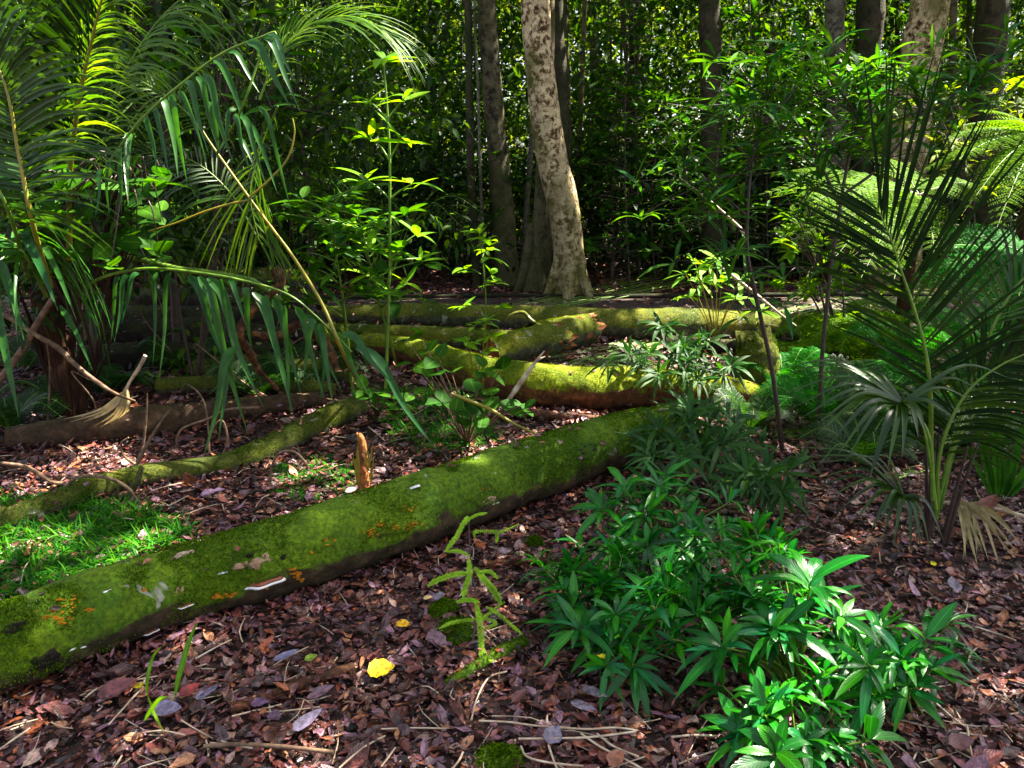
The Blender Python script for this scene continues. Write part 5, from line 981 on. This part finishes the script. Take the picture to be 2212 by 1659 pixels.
BT = [((1095, 590, 54), (1088, 480, 50), (1075, 330, 44), (1062, 180, 42), (1050, 0, 40), 11.0, 'bark_mossy', 'thick shaded trunk left of the pale tree, wrapped in leaves'),
      ((1028, 560, 18), (1018, 400, 18), (1014, 200, 17), (1010, 0, 16), 10.9, 'bark_dark', 'straight thin dark trunk at the left of the thick shaded one'),
      ((1045, 560, 7), (1038, 380, 7), (1033, 200, 6), (1025, 0, 6), 10.8, 'bark_grey', 'thin pale vine like stem between the thin dark and thick shaded trunks'),
      ((1215, 400, 34), (1212, 200, 32), (1206, 100, 30), (1202, 0, 28), 11.4, 'bark_dark', 'brown trunk showing right behind the pale tree'),
      ((1290, 420, 26), (1288, 200, 24), (1284, 100, 22), (1282, 0, 20), 17, 'bark_grey', 'slim pale trunk a little right of the pale tree, far back'),
      ((1540, 560, 56), (1538, 350, 48), (1535, 150, 44), (1532, 0, 44), 11.3, 'bark_dark', 'dark leafy trunk in the gap between the pale tree and the right hand trunks'),
      ((1808, 520, 48), (1806, 300, 42), (1806, 120, 42), (1805, 0, 42), 11.0, 'bark_grey', 'grey straight trunk, leftmost of the four at the right'),
      ((1862, 520, 50), (1862, 350, 44), (1868, 180, 46), (1878, 60, 54), (1880, 0, 56), 11.1, 'bark_dark', 'dark slightly bent trunk, second of the four at the right'),
      ((1935, 540, 100), (1955, 330, 88), (1975, 200, 82), (1995, 80, 80), (2010, 0, 80), 10.9, 'bark_main', 'thick pale brown leaning trunk, third of the four at the right'),
      ((2130, 540, 70), (2130, 330, 62), (2135, 150, 62), (2145, 0, 64), 11.0, 'bark_dark', 'reddish dark trunk, rightmost of the four at the right'),
      ((2050, 400, 16), (2056, 200, 14), (2062, 0, 14), 11.5, 'bark_grey', 'thin stem right beside the thick pale brown trunk'),
      ((508, 520, 22), (506, 200, 20), (506, 0, 20), 15, 'bark_grey', 'slim grey trunk behind the arched palm frond'),
      ((1375, 520, 30), (1372, 250, 26), (1370, 0, 26), 16, 'bark_dark', 'dark trunk half hidden by foliage right of the pale tree'),
      ((930, 520, 22), (932, 250, 20), (936, 0, 20), 15.5, 'bark_dark', 'dim trunk between the tiered sapling and the thin dark trunk'),
      ((700, 540, 26), (702, 250, 24), (705, 0, 24), 16.5, 'bark_dark', 'dim trunk behind the leafy saplings left of centre'),
      ((1660, 540, 22), (1662, 250, 20), (1664, 0, 20), 15, 'bark_dark', 'slender shaded trunk behind the lance leaved sapling'),
      ((320, 540, 34), (322, 250, 30), (325, 0, 30), 14, 'bark_dark', 'shaded trunk behind the left palm fronds')]
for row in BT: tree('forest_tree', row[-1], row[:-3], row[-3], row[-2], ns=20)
# slim stems deep in the wood: nothing tells them apart
rs = np.random.default_rng(5)
for k in range(56):
    x = rs.uniform(-60, 2280); Yk = rs.uniform(10.9, 16) if k % 4 else rs.uniform(16, 24); w_ = rs.uniform(.02, .10) / Yk * FPX * (1 + (k % 4 == 0)); lean = rs.normal(0, 35)
    tree('slender_tree', 'slim dim tree trunk deep among the forest foliage', [(x, 590 - (Yk - 12) * 5, w_ * 1.2), (x + lean * .5, 300, w_), (x + lean, 0, w_ * .9)], Yk, ['bark_dark', 'bark_grey', 'bark_mossy'][k % 3], group='slim trees deep in the forest', ns=8, top=9)
# unseen trees added outside the frame so their crowns shade the clearing
for (x, y, lab) in ((7.5, 5.0, 'unseen tree added right of the clearing to shade it'), (4.6, -1.5, 'unseen tree added behind the viewpoint to the right for shade'), (-5.5, 3.0, 'unseen tree added left of the clearing to shade it'), (9, 10, 'unseen tree added at the far right beyond the ferns for shade'), (0.5, -4, 'unseen tree added straight behind the viewpoint for shade')):
    b = V3(x, y, 0); th = thing('forest_tree', b, lab, 'tree'); mb = MB(); P, Rr = tube(mb, [b + V3(0, 0, -.1), b + V3(.05, 0, 3), b + V3(.1, .1, 7), b + V3(0, .1, 10)], [.26, .2, .16, .08], 16, n=60, bump=.1, bf=3)
    for j in range(6):
        a = j * 1.05; q = P[45 + j * 2] + V3(math.cos(a) * 2, math.sin(a) * 2, 1.4); tube(mb, [P[45 + j * 2], q], [.06, .02], 6, n=6, cap=False)
    mb.build('trunk', M['bark_grey'], th, b); TREES.append((th, b, P[-1]))

# ------------------------------------------------------------------ canopy out of view, its gaps cut along the sun's rays to chosen spots
LITS = [(G(1400, 815, .28), .34), (G(1530, 850, .2), .34), (G(1300, 800, .3), .16), (G(1060, 775, .25), .10), (G(1180, 790, .28), .12), (G(1385, 888, .28), .17), (G(1060, 955, .05), .16), (at(787, 990, 3.4), .16), (G(330, 1170, .05), .12), (G(230, 1200, .05), .10),
        (G(1140, 672, .3), .3), (G(1220, 672, .3), .3), (G(1450, 676, .3), .32), (G(1560, 680, .3), .35), (G(850, 668, .25), .2), (G(1010, 725, .3), .12), (G(1180, 715, .4), .15), (at(1600, 620, 5), .26), (at(1515, 580, 5.1), .2), (at(1690, 680, 5), .12), (at(2100, 290, 5.9), .5), (at(1900, 430, 6), .45), (at(1720, 400, 6.3), .32), (at(1850, 520, 5.6), .32), (at(1960, 470, 6), .3), (at(2130, 440, 5.5), .35),
        (at(1850, 690, 5.6), .4), (at(1830, 500, 6.6), .7), (at(2080, 300, 8.7), .9), (at(1750, 720, 6), .25), (at(1705, 1530, 1.75), .08), (at(1670, 1615, 1.6), .09), (at(1860, 1290, 2.0), .06), (at(1790, 1250, 2.0), .04), (at(1100, 960, 3.9), .1), (at(1000, 1010, 3.7), .08), (at(835, 290, 5.15), .16), (at(833, 150, 5.15), .12), (at(800, 390, 5.15), .14), (at(850, 500, 5.15), .2), (at(775, 470, 5.3), .2), (at(1038, 520, 6.6), .2), (at(600, 130, 3.3), .13), (at(500, 200, 3.3), .05),
        (at(170, 280, 3.4), .07), (at(220, 140, 3.3), .12), (at(700, 60, 4.2), .3), (at(500, 440, 3.9), .08), (at(620, 540, 3.9), .06), (at(770, 800, 3.9), .08), (at(1235, 430, 9.9), .22), (at(1150, 60, 9.9), .3), (at(127, 750, 3.6), .10), (at(250, 680, 3.8), .06), (at(110, 640, 3.2), .05), (G(280, 970, .02), .07), (G(230, 975, .02), .07), (at(1540, 440, 5), .1), (at(450, 570, 4), .06),
        (G(700, 1080, .02), .06), (at(40, 120, 3.2), .12), (at(900, 890, 3.9), .10), (at(1130, 890, 3.8), .08), (at(30, 360, 3.5), .08), (at(330, 210, 3.3), .04), (at(405, 330, 3.3), .05), (G(600, 640, .3), .2), (G(1780, 640, .1), .2), (G(2150, 830, .1), .3)]
def canopy():
    rc = np.random.default_rng(21); n = 240000
    a = rc.uniform(-10, 12, n); b = rc.uniform(-2.5, 36, n); z = rc.uniform(7.2, 11.5, n)
    c = np.stack([a, b, np.zeros(n)], 1) + (S / S[2])[None] * z[:, None]
    keep = np.ones(n, bool)
    big = np.array([mn.noise((a[i] * .28, b[i] * .28, 9.1)) for i in range(n)]); dens = np.where(b < 9.6, .98, np.where(big > .10, .085, .57))
    cl = np.array([mn.noise((c[i, 0] * .8, c[i, 1] * .8, c[i, 2] * .5)) + .6 * mn.noise((c[i, 0] * 2.6, c[i, 1] * 2.6, 4)) for i in range(n)])
    keep &= rc.random(n) < dens
    keep &= (b > 1.3) & ((b > 6) | (np.abs(a) < (b + .6) * .72 + .6))
    keep &= np.where(b < 9.6, cl > -.8, cl > -.25)
    for p, r in LITS:
        q = c - S[None] / S[2] * (c[:, 2] - p[2])[:, None]          # where its shadow falls at that height
        keep &= (q[:, 0] - p[0]) ** 2 + (q[:, 1] - p[1]) ** 2 > (r * .9 + .13) ** 2
    c = c[keep]; m_ = len(c)
    tb = np.array([t[1][:2] for t in TREES]); own = np.argmin(((c[:, None, :2] - tb[None]) ** 2).sum(-1), 1) if m_ < 200000 else None
    for k, (th, b_, top) in enumerate(TREES):
        s_ = own == k; j = s_.sum()
        if j < 3: continue
        mb = MB(); D = unit(np.stack([rc.normal(0, 1, j), rc.normal(0, 1, j), rc.normal(-.2, .4, j)], 1))
        leaves(mb, c[s_], D, unit(np.stack([rc.normal(0, .5, j), rc.normal(0, .5, j), np.ones(j)], 1)), rc.uniform(.16, .30, j), rc.uniform(.09, .15, j), .2, 2, .2, 'diamond')
        mb.build('crown', M['canopy'], th, b_, smooth=False)
canopy()

# ------------------------------------------------------------------ dense small trees added over the left side, also to shade the logs
for (px, py, Yc, sx_, sz_, n_, lab) in ((120, 200, 5.6, .9, .8, 3600, 'small dense leafed tree filling the gap behind the left palm'), (420, 330, 6.6, .9, .9, 3400, 'small dense tree behind the hanging leaflets'), (300, 60, 6.2, 1.1, .5, 2600, 'dark leafed tree whose crown fills the top left'), (640, 250, 7.4, .8, .9, 2600, 'airy small tree left of the tiered sapling'), (60, 480, 5.0, .7, .45, 1800, 'low dark bushy tree at the left edge')):
    c0 = at(px, py, Yc); b = c0 * V3(1, 1, 0); th = thing('understory_tree', b, lab, 'tree'); mb = MB(); tube(mb, [b + V3(0, 0, -.05), (b + c0) / 2 + V3(.06, 0, 0), c0 + V3(0, 0, .3)], [.035, .03, .015], 8, bump=.1)
    cl_ = c0 + rng.normal(0, 1, (70, 3)) * V3(sx_, .6, sz_) * .75
    for q in cl_[:24]: tube(mb, [c0 * .75 + (b + V3(0, 0, c0[2] * .5)) * .25, (c0 + q) / 2 + V3(0, 0, .05), q], [.012, .008, .004], 5, n=10, cap=False)
    mb.build('trunk', M['stalk_dark'], th, b); off = rng.normal(0, .14, (n_, 3)); P = cl_[rng.integers(0, 70, n_)] + off * V3(1.2, 1.2, .4); mb = MB()
    leaves(mb, P, unit(off + rng.normal(0, .06, (n_, 3))), unit(V3(0, 0, 1) + rng.normal(0, .35, (n_, 3))), rng.uniform(.06, .13, n_), rng.uniform(.03, .055, n_), .4, 3, .2, 'ovate'); mb.build('crown', M['leaf_dark'] if 'dark' in lab else M['leaf_bg'], th, b)
for k in range(16):
    x = rng.uniform(-20, 640); y = rng.uniform(700, 960); b = G(x, y); a = rng.normal(0, .5); e = b + V3(math.sin(a) * .5, rng.normal(0, .2), rng.uniform(.25, .8)); m_ = (b + e) / 2 + rng.normal(0, .08, 3)
    stick('dead_twig', [b, m_, e, e + V3(rng.normal(0, .15), 0, -.05)], [.006, .005, .004, .002], M['twig'], 'thin dead twig tangled among the dark logs on the left', group='dead twigs among the dark logs')
for k, (x, y, h_) in enumerate(((60, 800, .5), (240, 850, .35), (20, 930, .4), (400, 800, .45), (560, 860, .4), (660, 830, .5), (120, 870, .4))):
    b = G(x, y); fern('low_fern', 'dim fern growing between the shaded logs on the left', b, [b + V3(math.cos(j) * h_, math.sin(j) * h_ * .7, rng.uniform(.1, .4) * h_) for j in range(7)], 'fern_dim', L=.14, arch=.3, n=15, w=.02)['group'] = 'ferns between the shaded logs'
# ------------------------------------------------------------------ saplings at the forest edge
for k in range(34):
    x = rng.uniform(240, 2150); Yk = rng.uniform(10.9, 12.6)
    if 1110 < x < 1290: x += 200
    hgt = rng.uniform(.8, 4.2); b = at(x, 600, Yk) * V3(1, 1, 0)
    rand_sapling('edge_sapling', 'broad leaved sapling among the shaded growth along the far side of the path', b, b + V3(rng.normal(0, .2), 0, hgt), int(8 + hgt * 8), rng.uniform(.14, .26), rng.uniform(.07, .12), 'leaf_broad', .012, 'stalk_dark', .35 + .12 * hgt, low=.15, group='saplings along the far side of the path')
# ------------------------------------------------------------------ forest behind the path
def clumps(n_cl, per, box, size, spread, m, name, label, seed, zbias=None, cat='foliage', hole=None, flat=.6):
    rc = np.random.default_rng(seed); C0 = []
    while len(C0) < n_cl:
        y = rc.uniform(box[2], box[3]); x = rc.uniform(-1, 1) * ((y + 1) * .72 + 1.5); zmax = min(box[5], .25 * y + 2.6); z = rc.uniform(box[4], max(zmax, box[4] + .4))
        if zbias == 'low': z = box[4] + (zmax - box[4]) * rc.random() ** 2
        if hole is not None and hole(x, y, z): continue
        C0.append((x, y, z))
    C0 = np.array(C0); n = n_cl * per; c = np.repeat(C0, per, 0); off = rc.normal(0, 1, (n, 3)) * spread * V3(1, 1, .45); P = c + off; P[:, 2] = np.maximum(P[:, 2], .03)
    D = unit(off * V3(1, 1, .3) + rc.normal(0, .35, (n, 3))); up = unit(V3(0, 0, 1) + rc.normal(0, .45, (n, 3)))
    s_ = rc.uniform(size[0], size[1], n); mb = MB(); leaves(mb, P, D, up, s_, s_ * rc.uniform(.4, .62, n), .35, 2, .2, 'diamond'); return mb, P
def hole(x, y, z):                                                    # keep the line of sight to the big trunk free
    d = V3(x, y, z - CAMH); px = 1106 + FPX * x / (y * cp - (z - CAMH) * sp_); return y < 10.8 and 1120 < px < 1290
mb, _ = clumps(1500, 34, (0, 0, 10.9, 17, .05, 1.9), (.07, .18), .22, None, '', '', 31, hole=lambda x, y, z: z > .25 and hole(x, y - .9, z))
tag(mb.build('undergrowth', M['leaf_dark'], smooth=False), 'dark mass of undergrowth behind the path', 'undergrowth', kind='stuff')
mb, _ = clumps(2900, 40, (0, 0, 11.7, 19, .9, 7), (.06, .22), .30, None, '', '', 32)
tag(mb.build('understory_foliage', M['leaf_bg'], smooth=False), 'tangle of green leaves filling the forest behind the path', 'foliage', kind='stuff')
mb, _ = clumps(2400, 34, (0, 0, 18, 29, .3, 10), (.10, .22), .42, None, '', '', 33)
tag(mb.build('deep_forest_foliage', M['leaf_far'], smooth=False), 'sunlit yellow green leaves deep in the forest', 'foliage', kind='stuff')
mb, _ = clumps(1500, 34, (0, 0, 30, 42, .0, 13), (.3, .6), .9, None, '', '', 34)
tag(mb.build('distant_wood', M['leaf_bg'], smooth=False), 'far wood closing the view between the trunks', 'foliage', kind='stuff')
